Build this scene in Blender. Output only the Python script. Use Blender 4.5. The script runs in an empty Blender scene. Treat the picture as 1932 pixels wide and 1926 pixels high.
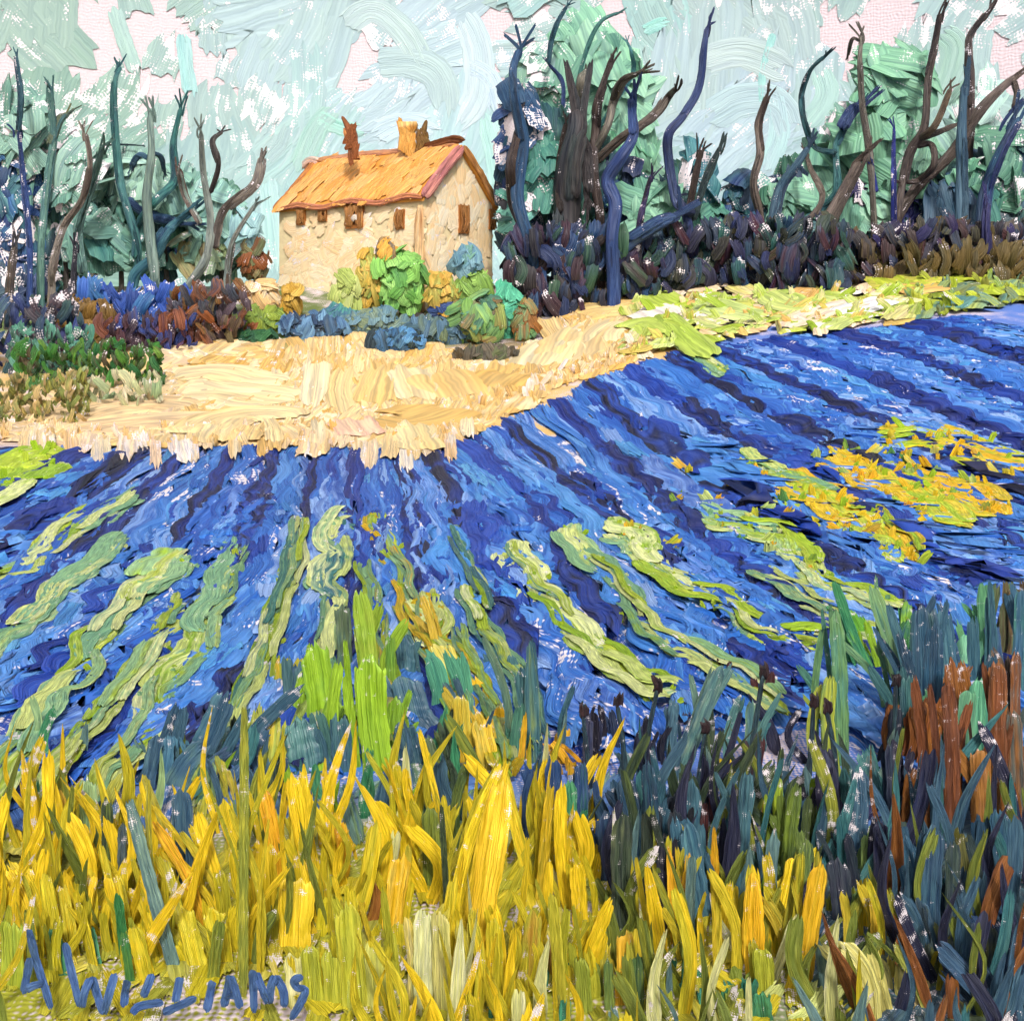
import bpy, math, random
import numpy as np
from mathutils import Vector, Matrix

# ------------------------------------------------------------------ camera, sky light, sun, exposure
SC = bpy.context.scene
COL = SC.collection
F = 1.10            # focal length in image widths
HC = 3.2            # eye height (m)
HY = 599.0          # horizon row in a 1932-wide picture
cam_d = bpy.data.cameras.new('camera')
cam = bpy.data.objects.new('camera', cam_d)
COL.objects.link(cam)
cam.location = (0, 0, HC)
cam.rotation_euler = (math.radians(90), 0, 0)
cam_d.sensor_width = 36
cam_d.lens = 36 * F
cam_d.shift_y = -(962.5 - HY) / 1932
cam_d.clip_end = 600
SC.camera = cam

SUN_EL, SUN_AZ = 42.0, 172.0      # azimuth clockwise from +Y: behind the viewer
world = bpy.data.worlds.new('World')
SC.world = world
world.use_nodes = True
wn, wl = world.node_tree.nodes, world.node_tree.links
wn.clear()
sky = wn.new('ShaderNodeTexSky')
sky.sky_type = 'NISHITA'
sky.sun_disc = False
sky.sun_elevation = math.radians(SUN_EL)
sky.sun_rotation = math.radians(SUN_AZ)
sky.dust_density = 4.0
sky.ozone_density = 0.6
hs = wn.new('ShaderNodeHueSaturation')
hs.inputs['Saturation'].default_value = 0.45
bg = wn.new('ShaderNodeBackground')
bg.inputs['Strength'].default_value = 0.13
wo = wn.new('ShaderNodeOutputWorld')
wl.new(sky.outputs[0], hs.inputs['Color'])
wl.new(hs.outputs[0], bg.inputs['Color'])
wl.new(bg.outputs[0], wo.inputs['Surface'])

sun_d = bpy.data.lights.new('sun', 'SUN')
sun_d.energy = 2.6
sun_d.angle = math.radians(5)
sun_d.color = (1.0, 0.975, 0.93)
sun = bpy.data.objects.new('sun', sun_d)
COL.objects.link(sun)
az, el = math.radians(SUN_AZ), math.radians(SUN_EL)
to_sun = Vector((math.sin(az) * math.cos(el), math.cos(az) * math.cos(el), math.sin(el)))
sun.rotation_euler = to_sun.to_track_quat('Z', 'Y').to_euler()
sun.location = to_sun * 60

SC.view_settings.view_transform = 'Standard'
SC.view_settings.look = 'None'
SC.view_settings.gamma = 1.0
SC.view_settings.use_curve_mapping = False
SC.view_settings.exposure = 0.05
SC.cycles.max_bounces = 4
SC.cycles.diffuse_bounces = 2
SC.cycles.glossy_bounces = 1
SC.cycles.use_adaptive_sampling = True
SC.cycles.adaptive_threshold = 0.045
SC.cycles.adaptive_min_samples = 16
SC.cycles.use_denoising = True

rng = np.random.default_rng(11)
random.seed(11)

# ------------------------------------------------------------------ colours
def lin(h):
    h = h.lstrip('#')
    c = np.array([int(h[i:i + 2], 16) / 255 for i in (0, 2, 4)])
    return np.where(c <= .04045, c / 12.92, ((c + .055) / 1.055) ** 2.4)

# ------------------------------------------------------------------ terrain and picture rows
def sm(t):
    t = np.clip(t, 0, 1)
    return t * t * (3 - 2 * t)

def ter(x, y):
    ramp = 4.6 * np.clip((y - 26) / 24, 0, 1) ** 1.6
    bank = 2.2 * sm((x + 2) / 20) * sm((y - 11) / 28)
    far = 0.6 * sm((y - 50) / 30)
    return ramp + bank + far

def at(X, Y, d):
    """point at distance d seen at column X, row Y of a 1932-wide picture"""
    return np.array([(X / 1932 - .5) * d / F, d, HC + (HY - Y) / 1932 * d / F])

_ds = 4.0 * (62 / 4.0) ** np.linspace(0, 1, 1500)
def gnd(X, Y, lift=0.0):
    """point of the ground seen at column X, row Y"""
    xs = (X / 1932 - .5) * _ds / F
    zs = HC + (HY - Y) / 1932 * _ds / F
    under = zs <= ter(xs, _ds)
    i = int(np.argmax(under)) if under.any() else len(_ds) - 1
    if i > 0 and under[i]:
        g0 = zs[i - 1] - ter(xs[i - 1], _ds[i - 1]); g1 = zs[i] - ter(xs[i], _ds[i])
        k = g0 / (g0 - g1 + 1e-9)
        d = _ds[i - 1] + (_ds[i] - _ds[i - 1]) * k
    else:
        d = _ds[i]
    x = (X / 1932 - .5) * d / F
    return np.array([x, d, float(ter(x, d)) + lift])

# enlarged views of the picture used for tracing -> picture coordinates
def C1(x, y): return (x * .36, 927 + y * .36)
def C2(x, y): return (618 + x * .36, 927 + y * .36)
def C3(x, y): return (1236.5 + x * .36, 927 + y * .36)
def C4(x, y): return (x * .36, 1429.7 + y * .36)
def C5(x, y): return (618 + x * .36, 1429.7 + y * .36)
def C6(x, y): return (1236.5 + x * .36, 1429.7 + y * .36)
def TL(x, y): return (x * .3611, y * .3611)
def TC(x, y): return (927.4 + x * .321, y * .321)
def TR(x, y): return (1429.7 + x * .321, y * .321)
def TH(x, y): return (463.7 + x * .2809, 154.6 + y * .2809)

# ------------------------------------------------------------------ materials
def N(nt, t, **kw):
    n = nt.nodes.new(t)
    for k, v in kw.items():
        setattr(n, k, v)
    return n

def mth(nt, op, a, b=None, c=None, clamp=False):
    n = N(nt, 'ShaderNodeMath', operation=op, use_clamp=clamp)
    for i, v in enumerate((a, b, c)):
        if v is None: continue
        if isinstance(v, (int, float)): n.inputs[i].default_value = v
        else: nt.links.new(v, n.inputs[i])
    return n.outputs[0]

def mixc(nt, fac, a, b, blend='MIX'):
    n = N(nt, 'ShaderNodeMix', data_type='RGBA', blend_type=blend)
    for i, v in ((0, fac), (6, a), (7, b)):
        if isinstance(v, (int, float)): n.inputs[i].default_value = v
        elif isinstance(v, (tuple, list, np.ndarray)): n.inputs[i].default_value = (*v[:3], 1)
        else: nt.links.new(v, n.inputs[i])
    return n.outputs[2]

CANVAS = lin('f4e8ec')

def weave(nt, vec):
    """over-under threads of a coarse linen: 0 in the pits, 1 on the knots"""
    nz = N(nt, 'ShaderNodeTexNoise', noise_dimensions='2D'); nz.inputs['Scale'].default_value = .45; nz.inputs['Detail'].default_value = 0
    nt.links.new(vec, nz.inputs['Vector'])
    vm = N(nt, 'ShaderNodeVectorMath', operation='MULTIPLY_ADD'); nt.links.new(nz.outputs['Color'], vm.inputs[0]); vm.inputs[1].default_value = (1.1, 1.1, 0); nt.links.new(vec, vm.inputs[2])
    s = N(nt, 'ShaderNodeSeparateXYZ'); nt.links.new(vm.outputs[0], s.inputs[0])
    a = mth(nt, 'SINE', mth(nt, 'MULTIPLY', mth(nt, 'ADD', s.outputs[0], s.outputs[1]), math.pi))
    b = mth(nt, 'SINE', mth(nt, 'MULTIPLY', mth(nt, 'SUBTRACT', s.outputs[0], s.outputs[1]), math.pi))
    return mth(nt, 'MULTIPLY_ADD', mth(nt, 'MULTIPLY', a, b), .5, .5)

def paint(name, bump, rough=.42, spec=.35, fine=24, con=1.0):
    m = bpy.data.materials.new(name); m.use_nodes = True
    nt = m.node_tree; nt.nodes.clear(); L = nt.links
    out = N(nt, 'ShaderNodeOutputMaterial'); p = N(nt, 'ShaderNodeBsdfPrincipled')
    L.new(p.outputs[0], out.inputs[0])
    col = N(nt, 'ShaderNodeVertexColor', layer_name='tint')
    dry = N(nt, 'ShaderNodeAttribute', attribute_name='dry')
    uv = N(nt, 'ShaderNodeUVMap', uv_map='bristle')
    uw = N(nt, 'ShaderNodeUVMap', uv_map='linen')
    def streak(su, sv, det):
        mp = N(nt, 'ShaderNodeMapping'); mp.inputs['Scale'].default_value = (su, sv, 1)
        L.new(uv.outputs[0], mp.inputs[0])
        n = N(nt, 'ShaderNodeTexNoise', noise_dimensions='2D'); n.inputs['Scale'].default_value = 1
        n.inputs['Detail'].default_value = det
        L.new(mp.outputs[0], n.inputs['Vector'])
        return n.outputs['Fac']
    s1 = streak(.5, 7, 1); s2 = streak(.6, fine, 0)
    k = mth(nt, 'MULTIPLY_ADD', mth(nt, 'ADD', mth(nt, 'MULTIPLY', s1, .6), mth(nt, 'MULTIPLY', s2, .4)), 3.0, -1.0, clamp=True)
    dark = mixc(nt, con, col.outputs[0], (.66, .68, .76), 'MULTIPLY')
    lite = mixc(nt, con, col.outputs[0], (1.22, 1.2, 1.12), 'MULTIPLY')
    lite = mixc(nt, .03 * con, lite, (.95, .93, .85))
    c = mixc(nt, k, dark, lite)
    w = weave(nt, uw.outputs[0])
    nz = N(nt, 'ShaderNodeTexNoise', noise_dimensions='2D'); nz.inputs['Scale'].default_value = .16
    nz.inputs['Detail'].default_value = 2
    L.new(uw.outputs[0], nz.inputs['Vector'])
    th = mth(nt, 'ADD', mth(nt, 'MULTIPLY', w, .28), mth(nt, 'MULTIPLY', nz.outputs['Fac'], 1.25))
    th = mth(nt, 'ADD', th, mth(nt, 'MULTIPLY', s2, .25))
    th = mth(nt, 'SUBTRACT', th, mth(nt, 'MULTIPLY_ADD', dry.outputs['Fac'], -.95, 1.32))
    bare = mth(nt, 'MULTIPLY', th, 9, clamp=True)
    c = mixc(nt, bare, c, tuple(CANVAS))
    L.new(c, p.inputs['Base Color'])
    h = mth(nt, 'ADD', mth(nt, 'MULTIPLY', s2, .55), mth(nt, 'MULTIPLY', s1, .5))
    h = mth(nt, 'SUBTRACT', h, mth(nt, 'MULTIPLY', bare, .3))
    h = mth(nt, 'ADD', h, mth(nt, 'MULTIPLY', mth(nt, 'MULTIPLY', w, bare), .25))
    b = N(nt, 'ShaderNodeBump'); b.inputs['Strength'].default_value = .85
    b.inputs['Distance'].default_value = bump
    L.new(h, b.inputs['Height']); L.new(b.outputs[0], p.inputs['Normal'])
    p.inputs['Roughness'].default_value = rough
    p.inputs['Specular IOR Level'].default_value = spec
    return m

def canvas_mat(name, amount, bump, patch, tint=None):
    """pale primed ground with a patchy wash of colour"""
    m = bpy.data.materials.new(name); m.use_nodes = True
    nt = m.node_tree; nt.nodes.clear(); L = nt.links
    out = N(nt, 'ShaderNodeOutputMaterial'); p = N(nt, 'ShaderNodeBsdfPrincipled')
    L.new(p.outputs[0], out.inputs[0])
    uw = N(nt, 'ShaderNodeUVMap', uv_map='linen')
    w = weave(nt, uw.outputs[0])
    nz = N(nt, 'ShaderNodeTexNoise'); nz.inputs['Scale'].default_value = patch; nz.inputs['Detail'].default_value = 4
    L.new(uw.outputs[0], nz.inputs['Vector'])
    t = mth(nt, 'SUBTRACT', mth(nt, 'ADD', nz.outputs['Fac'], mth(nt, 'MULTIPLY', w, -.22)), .5 - amount)
    t = mth(nt, 'MULTIPLY', t, 8, clamp=True)
    vc = N(nt, 'ShaderNodeVertexColor', layer_name='tint')
    c = mixc(nt, t, tuple(CANVAS * (.84, .78, .80)), tuple(tint) if tint is not None else vc.outputs[0])
    L.new(c, p.inputs['Base Color'])
    b = N(nt, 'ShaderNodeBump'); b.inputs['Strength'].default_value = .5; b.inputs['Distance'].default_value = bump
    L.new(w, b.inputs['Height']); L.new(b.outputs[0], p.inputs['Normal'])
    p.inputs['Roughness'].default_value = .7; p.inputs['Specular IOR Level'].default_value = .2
    return m

M_SKY = paint('sky_paint', .065, .6, .15, 26, .35)
M_FAR = paint('tree_paint', .07, .5, .3, 20)
M_WALL = paint('wall_paint', .022, .65, .15, 16, .3)
M_HOUSE = paint('plaster_paint', .05, .55, .25, 20)
M_FIELD = paint('lavender_paint', .04, .55, .14, 22)
M_NEAR = paint('grass_paint', .016, .40, .35, 22)

# ------------------------------------------------------------------ brush-stroke geometry
def spline(p, m):
    p = np.asarray(p, float)
    n = len(p)
    if n == 2:
        t = np.linspace(0, 1, m)[:, None]
        return p[0] * (1 - t) + p[1] * t
    q = np.vstack([2 * p[0] - p[1], p, 2 * p[-1] - p[-2]])
    s = np.linspace(0, n - 1 - 1e-6, m); i = s.astype(int); t = (s - i)[:, None]
    a, b, c, d = q[i], q[i + 1], q[i + 2], q[i + 3]
    return .5 * (2 * b + (c - a) * t + (2 * a - 5 * b + 4 * c - d) * t ** 2 + (3 * b - a - 3 * c + d) * t ** 3)

def unit(v):
    return v / (np.linalg.norm(v, axis=-1, keepdims=True) + 1e-12)

def curve1(m, k):
    """smooth 1-D noise, m samples with k knots"""
    return np.interp(np.linspace(0, 1, m), np.linspace(0, 1, k), rng.random(k))

class Acc:
    def __init__(s): s.v = []; s.f = []; s.c = []; s.d = []; s.u = []; s.w = []; s.n = 0
    def grid(s, P, colr, dry, U, W, closed=False):
        """P m x k x 3"""
        m, k = P.shape[:2]
        idx = np.arange(m * k).reshape(m, k) + s.n
        a, b, c, d = idx[:-1, :-1], idx[:-1, 1:], idx[1:, 1:], idx[1:, :-1]
        s.f.append(np.stack([a, b, c, d], -1).reshape(-1, 4))
        s.v.append(P.reshape(-1, 3)); s.c.append(colr.reshape(-1, 3)); s.d.append(np.broadcast_to(dry, (m, k)).reshape(-1))
        s.u.append(U.reshape(-1, 2)); s.w.append(W.reshape(-1, 2)); s.n += m * k
    def build(s, name, mat, parent=None, origin=(0, 0, 0)):
        me = bpy.data.meshes.new(name)
        V = np.concatenate(s.v) - np.asarray(origin); Fa = np.concatenate(s.f).astype(np.int32)
        nf = len(Fa)
        me.vertices.add(len(V)); me.vertices.foreach_set('co', V.astype(np.float32).ravel())
        me.loops.add(nf * 4); me.loops.foreach_set('vertex_index', Fa.ravel())
        me.polygons.add(nf); me.polygons.foreach_set('loop_start', np.arange(0, nf * 4, 4, dtype=np.int32))
        me.polygons.foreach_set('use_smooth', np.ones(nf, bool))
        me.update()
        C = np.concatenate(s.c); C = np.hstack([np.clip(C, 0, 1), np.ones((len(C), 1))]).astype(np.float32)
        me.color_attributes.new('tint', 'FLOAT_COLOR', 'POINT').data.foreach_set('color', C.ravel())
        me.attributes.new('dry', 'FLOAT', 'POINT').data.foreach_set('value', np.concatenate(s.d).astype(np.float32))
        for nm, arr in (('bristle', s.u), ('linen', s.w)):
            lay = me.uv_layers.new(name=nm)
            lay.data.foreach_set('uv', np.concatenate(arr)[Fa.ravel()].astype(np.float32).ravel())
        me.materials.append(mat)
        me.validate()
        o = bpy.data.objects.new(name, me); COL.objects.link(o)
        o.location = origin
        if parent is not None:
            o.parent = parent
            o.location = np.asarray(origin) - np.asarray(parent.location)
        return o

def stroke(A, pts, nrm, w, cols, thick=.12, dry=0.0, rag=.5, cell=.1, back=False, m=None, K=8, taper=(.35, .5), shape=None, us=1.0):
    """one loaded brush stroke: a thick ribbon with bristle ridges and ragged ends.
    pts path (n,3), nrm facing (3,) or (n,3), w width, cols list of colours streaked together, thick as a share of w"""
    pts = np.asarray(pts, float)
    Lp = np.linalg.norm(np.diff(pts, axis=0), axis=1).sum()
    if m is None: m = int(np.clip(Lp / (w * us) * 3 + 4 + 3 * len(pts) * (len(pts) > 4), 7, 64))
    c = spline(pts, max(48, 6 * len(pts)) if len(pts) > 2 else 24)
    nn = np.asarray(nrm, float)
    nn = np.broadcast_to(nn, c.shape) if nn.ndim == 1 else spline(nn, len(c))
    seg = np.concatenate([[0], np.cumsum(np.linalg.norm(np.diff(c, axis=0), axis=1))]); Ltot = seg[-1]
    t = unit(np.gradient(c, axis=0)); side = unit(np.cross(t, nn)); up = np.cross(side, t)
    x = np.linspace(-1, 1, K)
    wl_ = w * us; e0 = rng.random(K) * rag * wl_ * .6; e1 = rng.random(K) * rag * wl_
    e0 = np.minimum(e0 + .35 * wl_ * taper[0] * x ** 2, Ltot * .35); e1 = np.minimum(e1 + .5 * wl_ * taper[1] * x ** 2, Ltot * .45)
    s0 = np.linspace(0, 1, m)[:, None]
    S = e0 + (Ltot - e0 - e1) * s0                       # m x K
    def ev(a): return np.stack([np.interp(S, seg, a[:, i]) for i in range(3)], -1)
    Cc, Si, Up = ev(c), ev(side), ev(up)
    f = S / Ltot
    wp = np.clip(np.minimum(.6 + f * 4, 1), 0, 1) * np.clip(np.minimum(.55 + (1 - f) * 3, 1), 0, 1)
    if shape == 'leaf': wp = np.clip(np.sin(np.pi * np.clip(f * .86 + .1, 0, 1)), .06, 1) ** .8
    if shape == 'blade': wp = np.clip(1.02 - f ** 2.2, .05, 1) * np.clip(.5 + 2.5 * f, 0, 1)
    wob = 1 + .18 * (curve1(m, max(3, m // 3))[:, None] - .5)
    half = .5 * w * wp * wob
    ridge = rng.random(K) * .55; ridge[1] += .35; ridge[-2] += .35
    prof = .45 + ridge; prof[0] = prof[-1] = 0
    lon = .75 + .5 * curve1(m, max(3, m // 2))[:, None]
    H = thick * w * prof * lon
    H[0, :] *= .15; H[-1, :] *= .25
    jit = (rng.random((m, K)) - .5) * min(.06 * w, .16 * Ltot / m)
    P = Cc + Si * (x * half + jit)[..., None] + Up * H[..., None]
    cl = [np.asarray(q, float) for q in cols]
    if len(cl) == 1: cl = [cl[0], cl[0] * .86]
    mixv = np.clip(rng.random(K) * .75 + .5 * (curve1(m, max(3, m // 4))[:, None] - .25), 0, 1)
    if len(cl) == 2:
        CC = cl[0] * (1 - mixv[..., None]) + cl[1] * mixv[..., None]
    else:
        q = mixv * (len(cl) - 1); i = np.clip(q.astype(int), 0, len(cl) - 2); r = (q - i)[..., None]
        arr = np.array(cl); CC = arr[i] * (1 - r) + arr[i + 1] * r
    o1, o2 = rng.random() * 60, rng.integers(0, 300)
    U = np.stack([S / wl_ + o1, np.broadcast_to((x + 1) / 2 + o2, S.shape)], -1)
    r1, r2 = rng.random(2) * 40
    Wv = np.stack([S / (cell * us) + r1, (x * half) / cell + r2], -1)
    D = np.clip(dry + .35 * np.clip(f - .55, 0, 1) * (dry > 0), 0, 1)
    A.grid(P, CC, D, U, Wv)
    if back:
        Pb = Cc + Si * (x * half + jit)[..., None] - Up * (H * .8)[..., None]
        A.grid(Pb[:, ::-1], CC[:, ::-1], D[:, ::-1], U[:, ::-1], Wv[:, ::-1])

def tube(A, pts, rad, cols, flat=.7, dry=0.0, cell=.12, K=11, blunt=False):
    """tapering round limb along a path"""
    pts = np.asarray(pts, float)
    Lp = np.linalg.norm(np.diff(pts, axis=0), axis=1).sum()
    m = int(np.clip(Lp / max(rad) * 1.2 + 6, 8, 48))
    c = spline(pts, m); r = np.interp(np.linspace(0, 1, m), np.linspace(0, 1, len(rad)), rad) * (1 + .3 * (curve1(m, max(3, m // 3)) - .5))
    r[-1] *= .35
    if blunt: r[0] *= .3
    t = unit(np.gradient(c, axis=0)); b = unit(np.cross(t, np.array([0, -1., 0]))); n = np.cross(b, t)
    a = np.linspace(0, 2 * np.pi, K)
    rr = 1 + .22 * (rng.random(K) - .5); rr[-1] = rr[0]
    P = c[:, None] + (b[:, None] * (np.cos(a) * rr)[None, :, None] + n[:, None] * (np.sin(a) * rr)[None, :, None] * flat) * r[:, None, None]
    cl = np.array([np.asarray(q, float) for q in (cols if len(cols) > 1 else [cols[0], cols[0] * .8])])
    mv = rng.random(K); mv[-1] = mv[0]
    mv = np.clip(mv * .7 + .6 * (curve1(m, max(3, m // 4))[:, None] - .3), 0, 1) * (len(cl) - 1)
    i = np.clip(mv.astype(int), 0, len(cl) - 2); q = (mv - i)[..., None]
    CC = cl[i] * (1 - q) + cl[i + 1] * q
    S = np.linspace(0, Lp, m)[:, None] * np.ones(K); rm = float(np.mean(rad))
    U = np.stack([S / rm / 2 + rng.random() * 50, np.broadcast_to(a / math.pi + rng.integers(0, 200), S.shape)], -1)
    W = np.stack([S / cell, np.broadcast_to(a * rm / cell, S.shape)], -1)
    A.grid(P, CC, np.full((m, K), dry), U, W)

def tag(o, label=None, cat=None, group=None, kind=None):
    for k, v in (('label', label), ('category', cat), ('group', group), ('kind', kind)):
        if v: o[k] = v
    return o

def empty(name, loc, label, cat, group=None):
    o = bpy.data.objects.new(name, None); COL.objects.link(o); o.empty_display_size = .3
    o.location = loc
    return tag(o, label, cat, group)

def dab_cloud(A, c, r, n, size, cols, dry=0.0, cell=.12, front=.75, curl=.3, thick=.14, up=.0):
    """leaf masses: short strokes spread over and inside an uneven rounded volume"""
    c = np.asarray(c, float); r = np.asarray(r, float)
    for _ in range(n):
        v = rng.normal(size=3)
        if rng.random() < front: v[1] = -abs(v[1])
        v = unit(v); k = rng.random() ** .35
        lump = 1 + .22 * math.sin(v[0] * 5 + c[0]) * math.cos(v[2] * 4 + c[1])
        p = c + v * r * k * lump
        nn = unit(v / r * r.min() + np.array([0, -.5, .25]) + rng.normal(size=3) * .25)
        a = rng.normal(size=3) + np.array([0, 0, up * 2.5]); tg = unit(a - nn * a.dot(nn))
        s = size * (.75 + .9 * rng.random()); b = unit(np.cross(nn, tg)) * s * curl * (rng.random() - .5) * 2
        cc = [cols[rng.integers(len(cols))], cols[rng.integers(len(cols))]]
        stroke(A, [p - tg * s, p + b * .6 + nn * s * .12, p + tg * s], nn, s * (.6 + .5 * rng.random()), cc, thick, dry * rng.random() * 1.4, .6, cell, True, m=7, K=6)

# ------------------------------------------------------------------ setting: sky backdrop, ground
RS = 78.0
def sky_pt(X, Y, r=RS):
    u = (X / 1932 - .5) / F
    return at(X, Y, r / math.sqrt(1 + u * u))

def ang_pt(a, z, r):
    k = 1 - .10 * max(0, (z - 22) / 30) ** 2
    return np.array([math.sin(a) * r * k, math.cos(a) * r * k, z])

def sheet(name, P, cell, mat):
    A = Acc(); m, k = P.shape[:2]
    W = np.stack(np.meshgrid(np.arange(k), np.arange(m)), -1).astype(float)
    dx = np.linalg.norm(P[0, 1] - P[0, 0]); dy = np.linalg.norm(P[1, 0] - P[0, 0])
    W = W * np.array([dx, dy]) / cell
    A.grid(P, np.ones((m, k, 3)), np.zeros((m, k)), W * .01, W)
    return A.build(name, mat)

aa = np.radians(np.linspace(-82, 82, 83)); zz = np.linspace(-3, 52, 28)
skyo = sheet('sky', np.array([[ang_pt(a, z, RS + .03) for a in aa] for z in zz]), .22, canvas_mat('primed_canvas_sky', -.08, .05, .05, lin('b9d3cb')))
tag(skyo, kind='structure')

SKYC = [(0, 40, '9fbcab'), (100, 40, 'a6c2b2'), (60, 230, '86ac95'), (150, 200, '93b7a1'), (300, 60, 'a6c6b8'), (330, 30, '9fbfae'), (430, 190, 'a3bfae'),
        (520, 60, 'bcd6d9'), (500, 130, 'b9d3d2'), (480, 280, 'abcac0'), (560, 200, 'b4d2ce'), (620, 30, 'b2cfc2'), (660, 120, 'bcd6dc'), (700, 210, 'c9dfe8'),
        (600, 250, 'a9d6cc'), (760, 170, 'c3dbdf'), (830, 90, 'c9dfe8'), (850, 30, 'bfd9dc'), (800, 230, 'd0e4ef'), (900, 200, 'c4dfe9'), (925, 270, 'abdfd4'),
        (740, 20, 'b4d0c6'), (1000, 110, 'adc6ba'), (1060, 30, 'a3cabb'), (1230, 40, 'a6dcd0'), (1180, 100, '9dc3b0'), (1320, 80, 'b4ccc2'), (1400, 40, 'b2c9bd'),
        (1350, 180, 'bbd6dc'), (1450, 120, 'b7d0cc'), (1440, 260, 'c3dde6'), (1500, 200, 'bfd8e2'), (1570, 120, 'a0c5b5'), (1560, 280, 'b9d6da'), (1620, 60, 'a9c6b8'),
        (1760, 60, 'b5d6ce'), (1850, 100, 'b3d2c6'), (1800, 170, 'b0d3c9'), (1660, 200, '86b699'), (1900, 260, '9cc5ac'), (1740, 300, '85b498'),
        (80, 400, '83aa99'), (250, 420, '86b09f'), (400, 400, '93bcb0'), (480, 420, 'a6d2cf'), (1000, 420, 'a9dcd4'), (1200, 400, '7fb198'), (1450, 420, '86b3a2'), (1800, 420, '86b29b'),
        (940, 400, 'bfe6e6'), (960, 480, 'bfe2e4')]
SKX = np.array([[a, b] for a, b, _ in SKYC], float); SKV = np.array([lin(c) * (.8 if x < 330 else .58) + lin('c2d8e8') * (.2 if x < 330 else .42) for x, _, c in SKYC]) * .86
def sky_col(X, Y):
    d = ((SKX - (X, Y)) ** 2).sum(1) + 900
    w = 1 / d ** 1.6; w *= rng.random(len(w)) ** 1.0 + .1
    i = np.argsort(-w)[:2]
    return [SKV[i[0]], SKV[i[1]]]
BARE = [(10, 105, 45, 70), (205, 80, 35, 70), (255, 150, 45, 60), (310, 20, 60, 25), (375, 120, 22, 80), (440, 60, 40, 20), (500, 170, 45, 30), (690, 100, 45, 70),
        (960, 40, 70, 50), (950, 150, 30, 60), (1160, 60, 60, 35), (1500, 25, 60, 20), (1600, 60, 80, 35), (1680, 25, 90, 45), (1890, 60, 45, 110), (1890, 170, 40, 40),
        (90, 270, 25, 60), (750, 170, 14, 60), (330, 250, 60, 20), (1580, 270, 40, 30), (1120, 20, 40, 30), (1800, 30, 40, 25), (950, 250, 14, 70)]
def bareness(X, Y):
    return max([0] + [1.45 - math.hypot((X - a) / p, (Y - b) / q) for a, b, p, q in BARE])

A = Acc()
def sky_stroke(P, w, cols, dry, lift):
    P = np.array(P); nn = -unit(P * np.array([1, 1, 0]))
    stroke(A, P, nn, w, cols, .016, dry, .8, .21, m=16, K=9)
    V = A.v[-1].reshape(16, 9, 3)                               # lay the stroke snugly on the curved backdrop
    r = np.hypot(V[..., 0], V[..., 1]); k = 1 - .10 * np.clip((V[..., 2] - 22) / 30, 0, None) ** 2
    prof = np.array([0, .8, .5, .7, .4, .7, .5, .8, 0]) * (.7 + .6 * rng.random(9))
    rn = RS * k - lift - .035 * prof[None, :]
    V[..., 0] *= rn / r; V[..., 1] *= rn / r
    A.v[-1] = V.reshape(-1, 3)
PX = RS / F / 1932
def swirl(X, Y):
    return 1.15 + .9 * math.sin(X / 210 + 1) * math.cos(Y / 140) + .5 * math.sin(X / 95 + Y / 70)
cand = []
for gx in np.arange(-60, 2000, 52):
    for gy in np.arange(-30, 560, 48):
        cand.append((gx + rng.normal() * 16, gy + rng.normal() * 14))
random.shuffle(cand)
for q, (X, Y) in enumerate(cand):
    an = swirl(X, Y) + rng.normal() * .3
    b = max(bareness(X, Y), bareness(X + math.cos(an) * 60, Y - math.sin(an) * 60) * .8, bareness(X - math.cos(an) * 60, Y + math.sin(an) * 60) * .8)
    if b > .62 and rng.random() < .95: continue
    ln = 75 + 75 * rng.random(); bend = rng.normal() * 8
    if b > 0: ln *= .55
    dx, dy = math.cos(an), -math.sin(an)
    pts = [sky_pt(X + dx * ln * t - dy * bend * (1 - t * t) , Y + dy * ln * t + dx * bend * (1 - t * t)) for t in (-1, 0, 1)]
    sky_stroke(pts, min(ln * 1.1, 70 + 60 * rng.random()) * PX, sky_col(X, Y), (.12 + .45 * b) if b > 0 else (.28 if rng.random() < .3 else 0.05), .01 + .045 * rng.random())
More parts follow.
